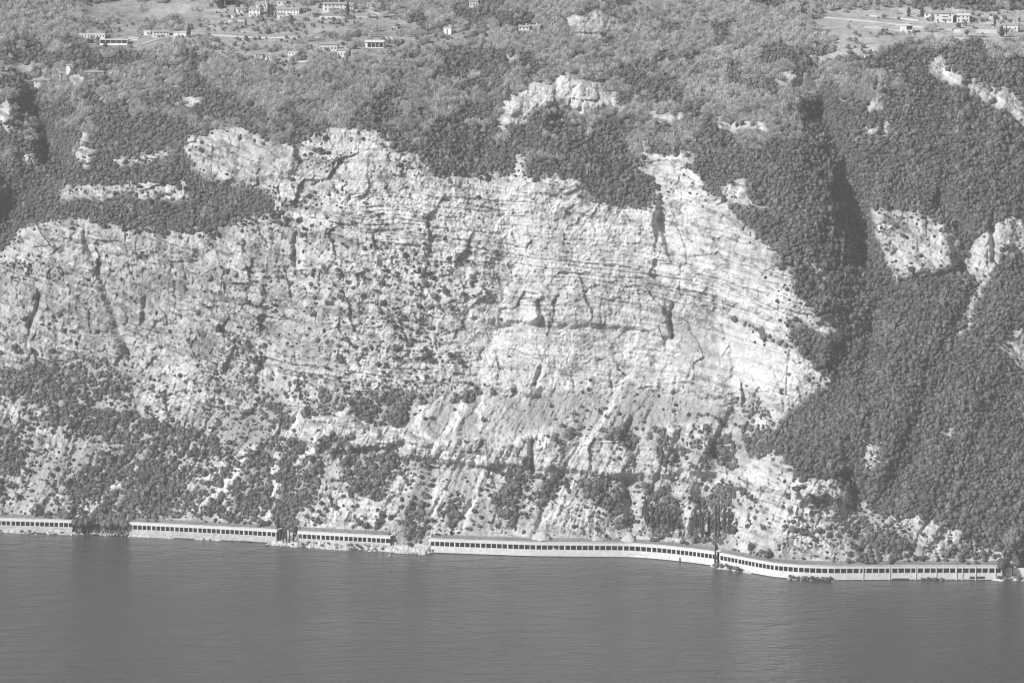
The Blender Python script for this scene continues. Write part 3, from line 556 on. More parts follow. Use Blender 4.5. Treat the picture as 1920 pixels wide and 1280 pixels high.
# evergreens mixed into the bare wood
mixm = (rng.random(len(x)) < .04+.8*np.interp(y, [0, 90, 170], [.22, .45, .9])*sst(.25, .6, vn(x/26, y/13, 905)+.25*vn(x/7, y/5, 906)))
bw_all = (x[~mixm], y[~mixm], g[~mixm], s_[~mixm], r_[~mixm])
ev = tuple(np.concatenate([A, Bq[mixm]]) for A, Bq in zip(ev, (x, y, g, s_*.85, r_)))
# scrub on the open rock
x, y = jitter(5.8, y0=230)
evr = (cls == EV).astype(np.float32); fringe = samp(blur(evr, 10, 8), x, y)
dens = .018+.05*sst(.0, .6, fbm(x/70, y/50, 3, 911))+.75*fringe
def zone(q, v, sft=40):
    global dens
    q = inpoly(q, mx, my).astype(np.float32); q = blur(q, sft/ST/2, sft/ST/2); dens = dens+v*samp(q, x, y)
zone([(430,440),(560,350),(660,330),(720,430),(900,480),(910,560),(820,640),(800,740),(560,760),(430,690)], .24, 30); zone([(540,370),(660,320),(640,480),(540,470)], .10, 20)
zone([(700,470),(800,450),(900,520),(850,560),(700,580)], .14, 20); zone([(380,560),(900,560),(900,740),(380,740)], .06); zone([(0,470),(420,470),(420,660),(0,660)], .07); zone([(380,330),(560,340),(560,440),(400,430)], .22, 14)
zone([(700,512),(760,465),(802,480),(792,512),(740,522)], .6, 8); zone([(-20,480),(60,478),(125,500),(130,525),(60,532),(-20,505)], .55, 8); zone([(260,478),(310,465),(320,500),(270,505)], .5, 6); zone([(555,300),(640,290),(655,320),(600,345),(556,330)], .55, 10); zone([(400,345),(520,350),(530,400),(420,420)], .35, 12); zone([(950,300),(1490,480),(1500,720),(960,720)], -.042); zone([(230,660),(500,660),(500,800),(240,790)], .22, 20); zone([(0,740),(560,790),(560,870),(0,870)], .22, 20); zone([(0,860),(140,860),(120,970),(0,970)], .32, 14)
zone([(560,780),(1380,740),(1380,1000),(560,1000)], .10); zone([(-60,760),(560,800),(560,880),(140,860),(120,990),(-60,990)], .22, 20); zone([(560,880),(1380,890),(1380,1010),(560,1010)], .10, 20); zone([(1400,930),(1640,960),(1800,1050),(1400,1050)], .15, 14); zone([(1100,790),(1330,800),(1330,890),(1150,870)], .15, 14)
dens = dens*(1-.75*samp(blur(bands.astype(np.float32), 3, 3), x, y)*(y < 900))
dens = dens*(1-.9*samp(chm, x, y))
dens = dens+.30*(np.interp(x, gx, ys)-y < 17)*(np.interp(x, gx, gal) > .5); zone([(1440,480),(1560,560),(1540,600),(1440,560)], .25, 12); zone([(1490,930),(1760,980),(1880,1050),(1480,1050)], .22, 14); zone([(1640,390),(1800,400),(1800,520),(1660,520)], .16, 6)
zone([(700,260),(800,300),(800,330),(600,330),(600,250)], .12, 10); zone([(1090,160),(1130,160),(1150,195),(1080,190)], .3, 6); zone([(180,780),(560,840),(560,880),(300,850)], .2, 14); zone([(1010,470),(1090,450),(1090,500),(1000,500)], .12, 10)
c_ = at(cls, x, y); soq = y-(0.12*(x-600)+0.00036*np.maximum(0, x-1150)**2+.22*np.minimum(0, x-560))
led = .35+1.3*sst(.1, .6, np.abs(np.sin(soq/13+1.5*vn(x/90, y/90, 913))))*(.3+sst(-.2, .5, vn(x/24, y/20, 917)))
keep = ((c_ == RK) | (c_ == SCR)) & (rng.random(len(x)) < dens*(.56*led*(1-fringe)+fringe)) & above(x, y, 5) & (x > -60) & (x < 1980)
x, y = x[keep], y[keep]; g, s_, r_ = make(x, y, .95, 1.35); s_ *= (rng.random(len(x))**1.8*1.5+.8)[:, None]; s_ *= (.8+.35*sst(.0, .5, vn(x/50, y/40, 919)))[:, None]; s_ *= rng.uniform(.62, 1.4, s_.shape)
sh = (x, y, g, s_, r_)
print('counts ev', len(ev[0]), 'bare', len(bw_all[0]), 'scrub', len(sh[0]))
def split(A, score, n):
    o = np.argsort(-score); return tuple(q[o[:n]] for q in A), tuple(q[o[n:]] for q in A)
inframe = lambda A: ((A[0] > 6) & (A[0] < 1914) & (A[1] > 8))
e1, e2 = split(ev, np.where(inframe(ev) & (ev[0] > 1380) & (ev[1] > 620) & (at(rock_main.astype(np.int8), ev[0], ev[1]) == 0), ev[3].sum(1)*FPX/ev[2][:, 1], 0), 300)
b1, b2 = split(bw_all, np.where(inframe(bw_all), bw_all[3].sum(1)*FPX/bw_all[2][:, 1], 0), 260)
s1, s2 = split(sh, np.where(inframe(sh), sh[3].sum(1)*FPX/sh[2][:, 1], 0), 300)
scatter('evergreen_woodland', e2[2], e2[3], e2[4], crowns, .55, 'dense dark evergreen woodland covering the slopes around the pale cliff', 'woodland')
scatter('bare_woodland', b2[2], b2[3], b2[4], bares, .25, 'grey leafless woodland along the top of the slope', 'woodland')
scatter('cliff_scrub', s2[2], s2[3], s2[4], scrubs, .35, 'small dark scrub dotted thinly over the pale rock', 'scrub')
def tree_things(A, name, cmesh, lift, tmesh, label, cat, group):
    for k in range(len(A[0])):
        p = A[2][k]; s = A[3][k]; o = empty(name, p, A[4][k][2])
        lb, gp = (label(A[0][k], A[1][k]) if callable(label) else (label, group)); tag(o, lb, cat, gp)
        c = link(bpy.data.objects.new('crown', cmesh[k % len(cmesh)]), o); c.scale = s; c.location = (0, 0, lift*s[2])
        t = link(bpy.data.objects.new('trunk', tmesh), o); t.scale = (s[0], s[1], s[2]*lift*1.1)
tree_things(e1, 'evergreen_tree', crowns, .62, trk, 'large round dark evergreen crown standing out in the wood on the lower right slope', 'tree', 'larger evergreens in the lower right wood')
tree_things(b1, 'leafless_tree', bares, .3, trk, 'tall leafless grey tree with a wide crown in the woodland at the top', 'tree', 'larger leafless trees in the top woodland')
def shlab(x, y):
    if y > 740: return 'dark bush on the broken slope between the tall cliff and the lake gallery', 'bushes on the broken lower slope'
    if x < 420: return 'dark bush clinging to the weathered left third of the pale cliff', 'bushes on the left part of the cliff'
    if x < 930: return 'dark bush on the ledges in the bushy middle of the pale cliff', 'bushes on the middle of the cliff'
    if x < 1600: return 'dark bush alone on the bare right half of the pale cliff', 'bushes on the bare right part of the cliff'
    return 'dark bush on the separate pale crag right of the wooded gully', 'bushes on the right-hand crag'
for k in range(len(s1[0])):
    o = link(bpy.data.objects.new('cliff_bush', scrubs[k % 5])); o.location = s1[2][k]+np.array([0, 0, .35*s1[3][k][2]]); o.scale = s1[3][k]; o.rotation_euler = s1[4][k]
    lb, gp = shlab(s1[0][k], s1[1][k]); tag(o, lb, 'bush', gp)
# garden trees of the villages
x, y = jitter(7, 100, 1915, 4, 150)
keep = (at(cls, x, y) == FD) & ~at(clear, x, y+3) & (rng.random(len(x)) < np.where(x < 900, .5+.55*vn(x/45, y/7, 931), .12)) & ~((x > 650) & (x < 780) & (y > 38) & (y < 78)) & ~((x > 150) & (x < 400) & (y < 40))
x, y = x[keep], y[keep]; y = np.maximum(y, 6)
hx = [(a[0]+random.uniform(-.65, .65)*a[2], a[1]+random.uniform(-3, 2.5)) for a, _ in BLD for _q in range(3)]
ex = np.array(hx+[(1647,35),(1664,31),(1703,32),(1626,31),(1655,60),(1591,54),(1735,30),(1722,32),(1850,38),(1836,34),(1866,37),(1884,38),(1790,60),(1812,66),(1845,60),(1830,58),(1745,62),(520,60),(483,57),(1652,66)], float)
x = np.concatenate([x, ex[:, 0]]); y = np.concatenate([y, ex[:, 1]]); g, s_, r_ = make(x, y, 1.2, 2.6); print('garden', len(x))
gt, gr_ = split((x, y, g, s_, r_), s_.sum(1), 290); scatter('garden_shrubs', gr_[2], gr_[3]*.8, gr_[4], olives, .6, 'smaller grey-green shrubs and hedges strewn over the village terraces', 'shrubs')
tree_things(gt, 'garden_tree', olives, .75, trk, lambda a, b_: ('small round grey-green tree on the left village slope', 'garden and olive trees of the left village') if a < 1000 else ('small round tree among the fields of the right plateau', 'garden trees of the right plateau'), 'tree', None)
# ------------------------------------------------------------------ cypresses
def cyp_mesh(seed, nm='crown'):
    rr = np.random.default_rng(seed); n_ = 9; vs = []; fs = []; K = 22
    for k in range(K):
        t = k/(K-1); r0 = (sin(pi*min(1, t*1.02)**.62)**.8)*.5+.03
        for i in range(n_): a = 2*pi*i/n_+k*.3; r1 = r0*rr.uniform(.55, 1.3); vs.append((r1*cos(a), r1*sin(a), t+rr.uniform(-.02, .02)))
    for k in range(K-1):
        for i in range(n_): j = (i+1) % n_; fs.append((k*n_+i, k*n_+j, (k+1)*n_+j, (k+1)*n_+i))
    for q in range(120):
        t = rr.uniform(.03, .97); r0 = (sin(pi*t**.62)**.8)*.5+.05; a = rr.uniform(0, 6.28); c = np.array([r0*cos(a), r0*sin(a), t]); d = np.array([cos(a)*.1, sin(a)*.1, .07])*rr.uniform(.5, 1.4); sd_ = np.array([-sin(a), cos(a), 0])*.07
        k = len(vs); vs += [tuple(c-sd_), tuple(c+sd_), tuple(c+d)]; fs.append((k, k+1, k+2))
    me = bpy.data.meshes.new(nm); me.from_pydata(vs, [], fs); me.materials.append(M_cyp); return me
cm = [cyp_mesh(i) for i in range(4)]
def cypress(x, yb, hp, wp, label, group=None, pos=None, bare=.06):
    p = np.array(pos) if pos is not None else g1(x, yb); m_ = p[1]/FPX; h = hp*m_; wd = wp*m_; o = tag(empty('cypress_tree', p, random.uniform(0, 6)), label, 'tree', group)
    c = link(bpy.data.objects.new('crown', random.choice(cm)), o); c.scale = (wd, wd, h*(1-bare)); c.location = (0, 0, h*bare)
    t = link(bpy.data.objects.new('trunk', trk), o); t.scale = (2.0, 2.0, max(1.0, h*bare*1.5)); return o
cypress(354, 71, 27, 7, 'lone tall dark cypress right of the white villa on the upper road'); cypress(172, 128, 25, 3.5, 'very slender dark cypress above the long low villa at the left cliff edge')
for q, (a, b_, h_) in enumerate([(47,152,16),(66,145,18),(76,145,19)]): cypress(a, b_, h_, 4.5 if q else 9, ['squat dark cypress farthest left below the bare hillside', 'left one of two thin dark cypresses at the left edge', 'right one of two thin dark cypresses at the left edge'][q])
cypress(446, 19, 24, 8, 'broad dark cypress beside the barn at the photo top'); cypress(504, 33, 30, 6, 'left cypress of the dark pair in the upper hamlet'); cypress(510, 32, 26, 7, 'right cypress of the dark pair in the upper hamlet')
cypress(461, 50, 15, 3.5, 'small thin cypress on the meadow below the upper hamlet'); cypress(652, 36, 34, 7, 'tall dark cypress at the right end of the broad white house'); cypress(413, 18, 20, 4, 'thin cypress left of the dark barn')
cypress(1865, 52, 24, 4, 'thin cypress behind the wall on the right plateau'); cypress(1878, 70, 22, 10, 'wide dark conifer left of the gabled house at the right edge'); cypress(1887, 66, 20, 3, 'slender cypress beside the wide conifer at the right edge'); cypress(1704, 28, 15, 7, 'dark conifer behind the plateau road left of the villas')
cypress(1729, 33, 20, 8, 'dark conifer at the left of the large hipped villa'); cypress(464, 58, 1, 1, 'x') if False else None
for a, b_, h_ in [(1207,990,60),(1216,996,70),(1225,1000,78),(1234,1000,76),(1243,1000,62),(1252,1000,56),(1262,998,44)]: cypress(a+random.uniform(-3, 3), b_+random.uniform(-12, 2), h_*random.uniform(.55, .95), random.uniform(5, 8), 'tall slender dark cypress in the row right of the right gravel heap', 'cypress row right of the gravel heaps')
for a, b_, h_ in [(1302,1004,52),(1311,1006,66),(1320,1010,80),(1329,1012,88),(1339,1014,92),(1349,1014,96),(1358,1010,84),(1366,1004,60)]: cypress(a+random.uniform(-3, 3), b_+random.uniform(-14, 2), h_*random.uniform(.5, .9), random.uniform(5, 8), 'tall slender dark cypress in the dense stand above the bend of the gallery', 'cypress stand above the gallery bend')
def gpt(x, off, z=0.0):
    q = shore(x, off); return np.array([q[0], q[1], z])
cypress(0, 0, 42, 4.2, 'dark cypress rising in front of the gallery where it bends', pos=gpt(1345, -2.5, .3))
for a, h_ in [(523,24),(528,28),(534,31),(540,28),(546,25),(553,22)]: cypress(0, 0, h_+6, 3.2, 'thin dark cypress in the clump standing in front of the left gallery', 'cypress clump in front of the left gallery', pos=gpt(a, -3.0, .3), bare=.12)
cypress(5, 966, 14, 3.5, 'small cypress above the roof of the leftmost gallery'); cypress(110, 966, 18, 4, 'thin cypress above the right end of the leftmost gallery')
# ------------------------------------------------------------------ buildings
def gable_roof(b_, w2, d2, z, rise, ov=.5, th_=.35):
    x0, x1, y0, y1 = -w2-ov, w2+ov, -d2-ov, d2+ov; zr = z+rise
    b_.add([(x0,y0,z),(x1,y0,z),(x1,y1,z),(x0,y1,z),(x0,0,zr),(x1,0,zr),(x0,y0,z-th_),(x1,y0,z-th_),(x1,y1,z-th_),(x0,y1,z-th_)],
           [(0,1,5,4),(2,3,4,5),(0,4,3),(1,2,5),(0,6,7,1),(1,7,8,2),(2,8,9,3),(3,9,6,0),(6,9,8,7)])
def hip_roof(b_, w2, d2, z, rise, ov=.9, th_=.3):
    x0, x1, y0, y1 = -w2-ov, w2+ov, -d2-ov, d2+ov; r = w2*.25; zr = z+rise
    b_.add([(x0,y0,z),(x1,y0,z),(x1,y1,z),(x0,y1,z),(-r,0,zr),(r,0,zr),(x0,y0,z-th_),(x1,y0,z-th_),(x1,y1,z-th_),(x0,y1,z-th_)],
           [(0,1,5,4),(2,3,4,5),(3,0,4),(1,2,5),(0,6,7,1),(1,7,8,2),(2,8,9,3),(3,9,6,0),(6,9,8,7)])
def window(root, x, y, z, ww, wh, nm='window', side=0):
    f = MB(); f.box(x-ww/2-.12, x+ww/2+.12, y-.10, y+.02, z-.12, z); f.box(x-ww/2-.12, x+ww/2+.12, y-.10, y+.02, z+wh, z+wh+.12); f.box(x-ww/2-.12, x-ww/2, y-.10, y+.02, z, z+wh); f.box(x+ww/2, x+ww/2+.12, y-.10, y+.02, z, z+wh)
    fo = f.build(nm, M_frame, root); p = MB(); p.box(x-ww/2, x+ww/2, y-.05, y+.01, z, z+wh); p.build('pane', M_glass, fo)
def house(x, yb, wp, hp, kind, rz, label, win=(3, 1)):
    p = g1(x, yb); m_ = p[1]/FPX; w2 = wp*m_/2; pitch = {'gable': .28, 'hip': .36}.get(kind, 0); d2 = max(2.2, min(w2*.9, 5.5)); 
    if w2 > 9: d2 = 5.5
    rise = d2*pitch; hw = max(1.8, hp*m_-rise*.6); p = p+np.array([0, d2*.6, 0])
    for dx in (-w2, w2): p[2] = max(p[2], g1(x+dx/m_*.8, yb)[2]-1.5)
    root = tag(empty('hut' if kind == 'shedlow' and wp < 12 else ('barn' if kind == 'barn' else 'house'), p, R(-rz)), label, 'hut' if kind == 'shedlow' and wp < 12 else 'house')
    wm_ = M_white if (int(x) % 3) else M_cream
    wl_ = MB(); base = -5
    if kind in ('gable', 'hip', 'flat', 'shedlow'):
        wl_.box(-w2, w2, -d2, d2, base, hw)
        if kind == 'gable': wl_.add([(-w2+.01,-d2,hw),(-w2+.01,d2,hw),(-w2+.01,0,hw+rise-.02),(w2-.01,-d2,hw),(w2-.01,d2,hw),(w2-.01,0,hw+rise-.02)], [(0,2,1),(3,4,5)])
        wl_.build('wall', wm_, root)
        rb = MB()
        if kind == 'gable': gable_roof(rb, w2, d2, hw+.12, rise, .6)
        elif kind == 'hip': hip_roof(rb, w2, d2, hw+.12, rise)
        else: rb.box(-w2-.4, w2+.4, -d2-.4, d2+.4, hw+.003, hw+.35)
        rf_ = rb.build('roof', M_roofw if kind in ('flat', 'shedlow') or int(x) in (1806, 730) else M_roof, root)
        if kind in ('gable', 'hip') and wp > 13:
            cb = MB(); cx = w2*.3; cb.box(cx-.45, cx+.45, -.4, .4, hw+rise*.5, hw+rise+1.5); cb.box(cx-.6, cx+.6, -.55, .55, hw+rise+1.5, hw+rise+1.75); cb.build('chimney', M_cream, rf_)
        nc, nr = win; ww = min(1.2, 2*w2/max(1, nc)*.34)
        for r__ in range(nr):
            for c__ in range(nc):
                fl = hw/nr; wh = min(1.6, fl*.45); window(root, -w2+(c__+.5)*2*w2/nc, -d2, r__*fl+fl*.3, ww, wh)
        if nc:
            dx = -w2+2*w2/nc*(nc//2+.5)+ww*1.15; dx = min(dx, w2-.8); db = MB(); db.box(dx-.5, dx+.5, -d2-.06, -d2+.02, -.3, min(2.1, hw*.6)-.05); db.build('door', M_blackm, root)
        elif kind == 'shedlow' or win == (0, 0):
            db = MB(); db.box(-w2*.2, -w2*.2+.9, -d2-.06, -d2+.02, -.3, hw*.75); db.build('door', M_blackm, root)
        if kind == 'hip':
            for zz in (hw*.38, hw*.70):
                bb = MB(); bb.box(-2.2, 2.2, -d2-1.3, -d2-.0, zz-.12, zz); bb.box(-2.2, 2.2, -d2-1.35, -d2-1.3, zz, zz+.9); bb.build('balcony', M_white, root)
        if wp == 19:
            bb = MB(); bb.box(-w2, w2, -d2-1.2, -d2, hw*.48-.1, hw*.48+.05); bb.build('balcony', M_white, root)
    elif kind in ('shed', 'porch', 'pav', 'barn'):
        wl_.box(-w2, w2, d2-.3, d2, base, hw); wl_.box(-w2, -w2+.35, -d2, d2-.3, base, hw); wl_.box(w2-.35, w2, -d2, d2-.3, base, hw)
        fl = {'shed': hw*.28, 'porch': .1, 'pav': hw*.42, 'barn': .1}[kind]; x0 = {'pav': -.0, 'porch': -w2*.75}.get(kind, -w2+.35)
        wl_.box(-w2+.35, w2-.35, -d2, d2-.3, base, fl)
        if x0 > -w2+.36: wl_.box(-w2+.35, x0, -d2, -d2+.35, fl, hw)
        wl_.build('wall', M_blackm if kind == 'barn' else wm_, root); rb = MB()
        if kind in ('porch', 'barn'): gable_roof(rb, w2, d2, hw+.12, d2*.28, .8)
        elif kind == 'pav': hip_roof(rb, w2, d2, hw+.12, 1.2, .4)
        else: rb.box(-w2-.5, w2+.5, -d2-.5, d2+.5, hw+.003, hw+.5)
        rb.build('roof', M_roof if kind == 'barn' else M_roofw, root)
        k = {'shed': 5, 'porch': 4, 'pav': 1, 'barn': 2}[kind]
        for i in range(1, k):
            xx = x0+(w2-.35-x0)*i/k; cb = MB(); cb.box(xx-.18, xx+.18, -d2+.02, -d2+.36, fl+.002, hw); cb.build('post', M_white, root)
for (a, k) in BLD: house(*a, **k)
# ------------------------------------------------------------------ roads, walls, terraces, poles
def densify(L, st=3):
    o = []
    for a, b_ in zip(L[:-1], L[1:]):
        n_ = max(1, int(math.hypot(b_[0]-a[0], b_[1]-a[1])/st)); o += [(a[0]+(b_[0]-a[0])*k/n_, a[1]+(b_[1]-a[1])*k/n_) for k in range(n_)]
    return o+[L[-1]]
for nm, L, wd in ROADS:
    Q = densify(L, 3); G = ground([q[0] for q in Q], [q[1] for q in Q]); z = np.convolve(np.pad(G[:, 2], 2, mode='edge'), np.ones(5)/5, 'valid'); vs = []; fs = []
    for k in range(len(G)):
        t = G[min(k+1, len(G)-1)]-G[max(k-1, 0)]; t = t/np.linalg.norm(t[:2]); nn_ = np.array([-t[1], t[0]])
        for s_q, dz in ((-1, .5), (1, .75)): vs.append((G[k, 0]+nn_[0]*wd*.5*s_q*np.sign(t[0]), G[k, 1]+nn_[1]*wd*.5*s_q*np.sign(t[0]), z[k]+dz))
        for s_q, dz in ((-1, -3), (1, -3)): vs.append((G[k, 0]+nn_[0]*wd*.5*s_q*np.sign(t[0]), G[k, 1]+nn_[1]*wd*.5*s_q*np.sign(t[0]), z[k]+dz))
    for k in range(len(G)-1): a = 4*k; b_ = a+4; fs += [(a, b_, b_+1, a+1), (a+2, b_+2, b_, a), (a+1, b_+1, b_+3, a+3)]
    me = bpy.data.meshes.new(nm); me.from_pydata(vs, [], fs); me.materials.append(M_road); tag(link(bpy.data.objects.new(nm, me)), kind='structure')
def wallrun(name, L, h, thk, m_, label, cat='wall', zb=None):
    Q = densify(L, 3); G = ground([q[0] for q in Q], [q[1] for q in Q]); z = np.convolve(np.pad(G[:, 2], 3, mode='edge'), np.ones(7)/7, 'valid'); mb = MB()
    for k in range(len(G)-1):
        a, b_ = G[k], G[k+1]; mb.add([(a[0],a[1],z[k]-3),(b_[0],b_[1],z[k+1]-3),(b_[0],b_[1]+thk,z[k+1]-3),(a[0],a[1]+thk,z[k]-3),(a[0],a[1],z[k]+h),(b_[0],b_[1],z[k+1]+h),(b_[0],b_[1]+thk,z[k+1]+h),(a[0],a[1]+thk,z[k]+h)],
               [(4,5,6,7),(0,1,5,4),(2,3,7,6)]+([(3,0,4,7)] if k == 0 else [])+([(1,2,6,5)] if k == len(G)-2 else []))
    tag(mb.build(name, m_), label, cat)
wallrun('retaining_wall', [(478,71),(500,73)], 1.0, .5, M_wall, 'short bright white wall where the village road bends')
wallrun('retaining_wall', [(505,72),(550,72)], .8, .5, M_wall, 'long white wall beside the village road right of the bend'); wallrun('retaining_wall', [(428,41),(458,40)], .9, .5, M_white, 'low pale wall on the meadow below the upper hamlet')
wallrun('retaining_wall', [(600,34),(655,34),(700,33)], 1.6, .5, M_wall, 'pale wall under the broad white house'); wallrun('retaining_wall', [(1788,62),(1830,62),(1870,63)], 3.2, .6, M_wall, 'long tall mottled wall under the villas of the right plateau')
wallrun('retaining_wall', [(1820,46),(1850,45),(1880,45)], 1.2, .5, M_wall, 'pale wall behind the trees right of the large hipped villa'); wallrun('retaining_wall', [(1630,31),(1680,35),(1722,40)], 1.3, .5, M_wall, 'bright low wall above the wide pale road on the right plateau')
wallrun('retaining_wall', [(1600,52),(1640,51),(1684,53)], 1.3, .5, M_wall, 'ragged pale wall left of the square pavilion'); wallrun('retaining_wall', [(238,73),(258,76)], .8, .5, M_wall, 'short white wall right of the white terrace block')
wallrun('retaining_wall', [(690,20),(712,28)], .8, .5, M_wall, 'short slanting white wall right of the broad white house'); wallrun('retaining_wall', [(782,18),(800,16)], .9, .5, M_white, 'short white wall in the trees at the top centre'); wallrun('retaining_wall', [(0,116),(28,118)], .8, .5, M_wall, 'low pale wall at the far left edge under the bare hillside')
wallrun('retaining_wall', [(560,117),(600,115),(640,110)], 1.2, .5, M_wall, 'pale terrace wall under the flat-roofed white house'); wallrun('retaining_wall', [(1880,84),(1925,84)], 1.2, .5, M_wall, 'short pale wall below the gabled house at the right edge')
wallrun('retaining_wall', [(180,166-24),(196,144)], 1.0, .5, M_white, 'short bright wall in front of the long low villa at the cliff edge')
for k, (yy, xa, xb) in enumerate([(70,1565,1640),(78,1565,1650),(86,1568,1650),(92,1575,1645),(20,1560,1690),(25,1590,1700)]):
    wallrun('field_terrace', [(xa,yy+2),((xa+xb)/2,yy),(xb,yy+1)], .2, .4, M_wall, ['first','second','third','fourth','fifth','sixth'][k]+' low stone terrace line '+('counting up' if k > 3 else 'counting down')+' the right plateau fields', 'terrace wall')
def pole(x, yb, hp, label, r=.16):
    p = g1(x, yb); h = hp*p[1]/FPX; o = tag(empty('utility_pole', p), label, 'pole'); b_ = MB(); b_.tube([(0,0,-1),(0,0,h)], [r, r*.7], 7); b_.build('mast', M_pole, o); b_ = MB(); b_.box(-.9, .9, -.08, .08, h-.6, h-.42); b_.build('crossarm', M_pole, o)
pole(426, 116, 24, 'pale pole above the dark trees left of the narrow white house'); pole(1908, 42, 22, 'tall pale pole at the right edge of the plateau', .3); pole(434, 96, 20, 'thin pole on the lower village meadow'); pole(409, 64, 22, 'thin pole beside the village road at its left'); pole(657, 50, 18, 'thin pole at the left of the village meadow slope'); pole(150, 18, 14, 'thin pole on the far left hillside'); pole(656, 90, 12, 'short pole between the two lower right village houses')
def car(pos, ang, m_, label):
    o = tag(empty('parked_car', pos, ang), label, 'car'); b_ = MB()
    prof = [(-2.1,.35),(2.1,.35),(2.15,.85),(1.2,.98),(.55,1.45),(-1.2,1.48),(-1.95,.98),(-2.15,.8)]; n_ = len(prof)
    b_.add([(a, -.85, z) for a, z in prof]+[(a, .85, z) for a, z in prof], [tuple(range(n_)), tuple(range(2*n_-1, n_-1, -1))]+[(i, i+n_, (i+1) % n_+n_, (i+1) % n_) for i in range(n_)]); b_.build('body', m_, o)
    g_ = MB(); g_.add([(1.0,-.87,1.0),(.5,-.87,1.38),(-1.15,-.87,1.4),(-1.6,-.87,1.0),(1.0,.87,1.0),(.5,.87,1.38),(-1.15,.87,1.4),(-1.6,.87,1.0)], [(0,1,2,3),(7,6,5,4)]); g_.build('side_window', M_glass, o)
    for sx in (-1.35, 1.35):
        for sy in (-.8, .8):
            t = MB(); t.add([(sx+.33*cos(q*pi/5), sy-.1, .33+.33*sin(q*pi/5)) for q in range(10)]+[(sx+.33*cos(q*pi/5), sy+.1, .33+.33*sin(q*pi/5)) for q in range(10)], [tuple(range(10)), tuple(range(19, 9, -1))]+[(i, i+10, (i+1) % 10+10, (i+1) % 10) for i in range(10)]); t.build('wheel', M_blackm, o)
for k, (cx_, cy_) in enumerate([(1799,67),(1821,68),(1832,68.5),(1841,68.5)]):
    car(g1(cx_, cy_)+np.array([0, 0, .35]), .05*k, M_car, ['white parked car farthest left under the tall mottled wall', 'white parked car second from left under the tall mottled wall', 'white parked car third from left under the tall mottled wall', 'white parked car farthest right under the tall mottled wall'][k])
# ------------------------------------------------------------------ avalanche galleries on the shore road
ZT, ZO, ZB = 11.5, 9.15, 5.4
def bay(x): return float(np.interp(x, [-60,135,240,520,560,730,806,880,1000,1100,1180,1240,1290,1340,1400,1440,1480,1520,1600,1880], [9,9,8.7,8.6,8.6,8.7,9,9.8,10.8,11,11,9.2,7.4,7.2,6.2,7.6,9.6,11.4,12,12.2]))
def sweep(name, xs, prof, m_, root, label=None):
    mb = MB(); n_ = len(prof); vs = []; fs = []
    for x_ in xs:
        for (off, z) in prof: q = shore(x_, off); vs.append((q[0], q[1], z))
    for k in range(len(xs)-1):
        for i in range(n_): j = (i+1) % n_; fs.append((k*n_+i, k*n_+j, (k+1)*n_+j, (k+1)*n_+i))
    fs.append(tuple(range(n_))[::-1]); fs.append(tuple((len(xs)-1)*n_+i for i in range(n_))); mb.add(vs, fs); o = mb.build(name, m_, root)
    if label: o['label'] = label
    return o
GL = ['leftmost white lake gallery, running out of the photo on the left', 'white lake gallery between the tree-topped outcrop and the cypress clump', 'short white lake gallery from the cypress clump to the bouldery gap', 'long white lake gallery with smooth sea wall from the bouldery gap to the bend', 'white lake gallery with the largest openings, from the bend to the right edge']
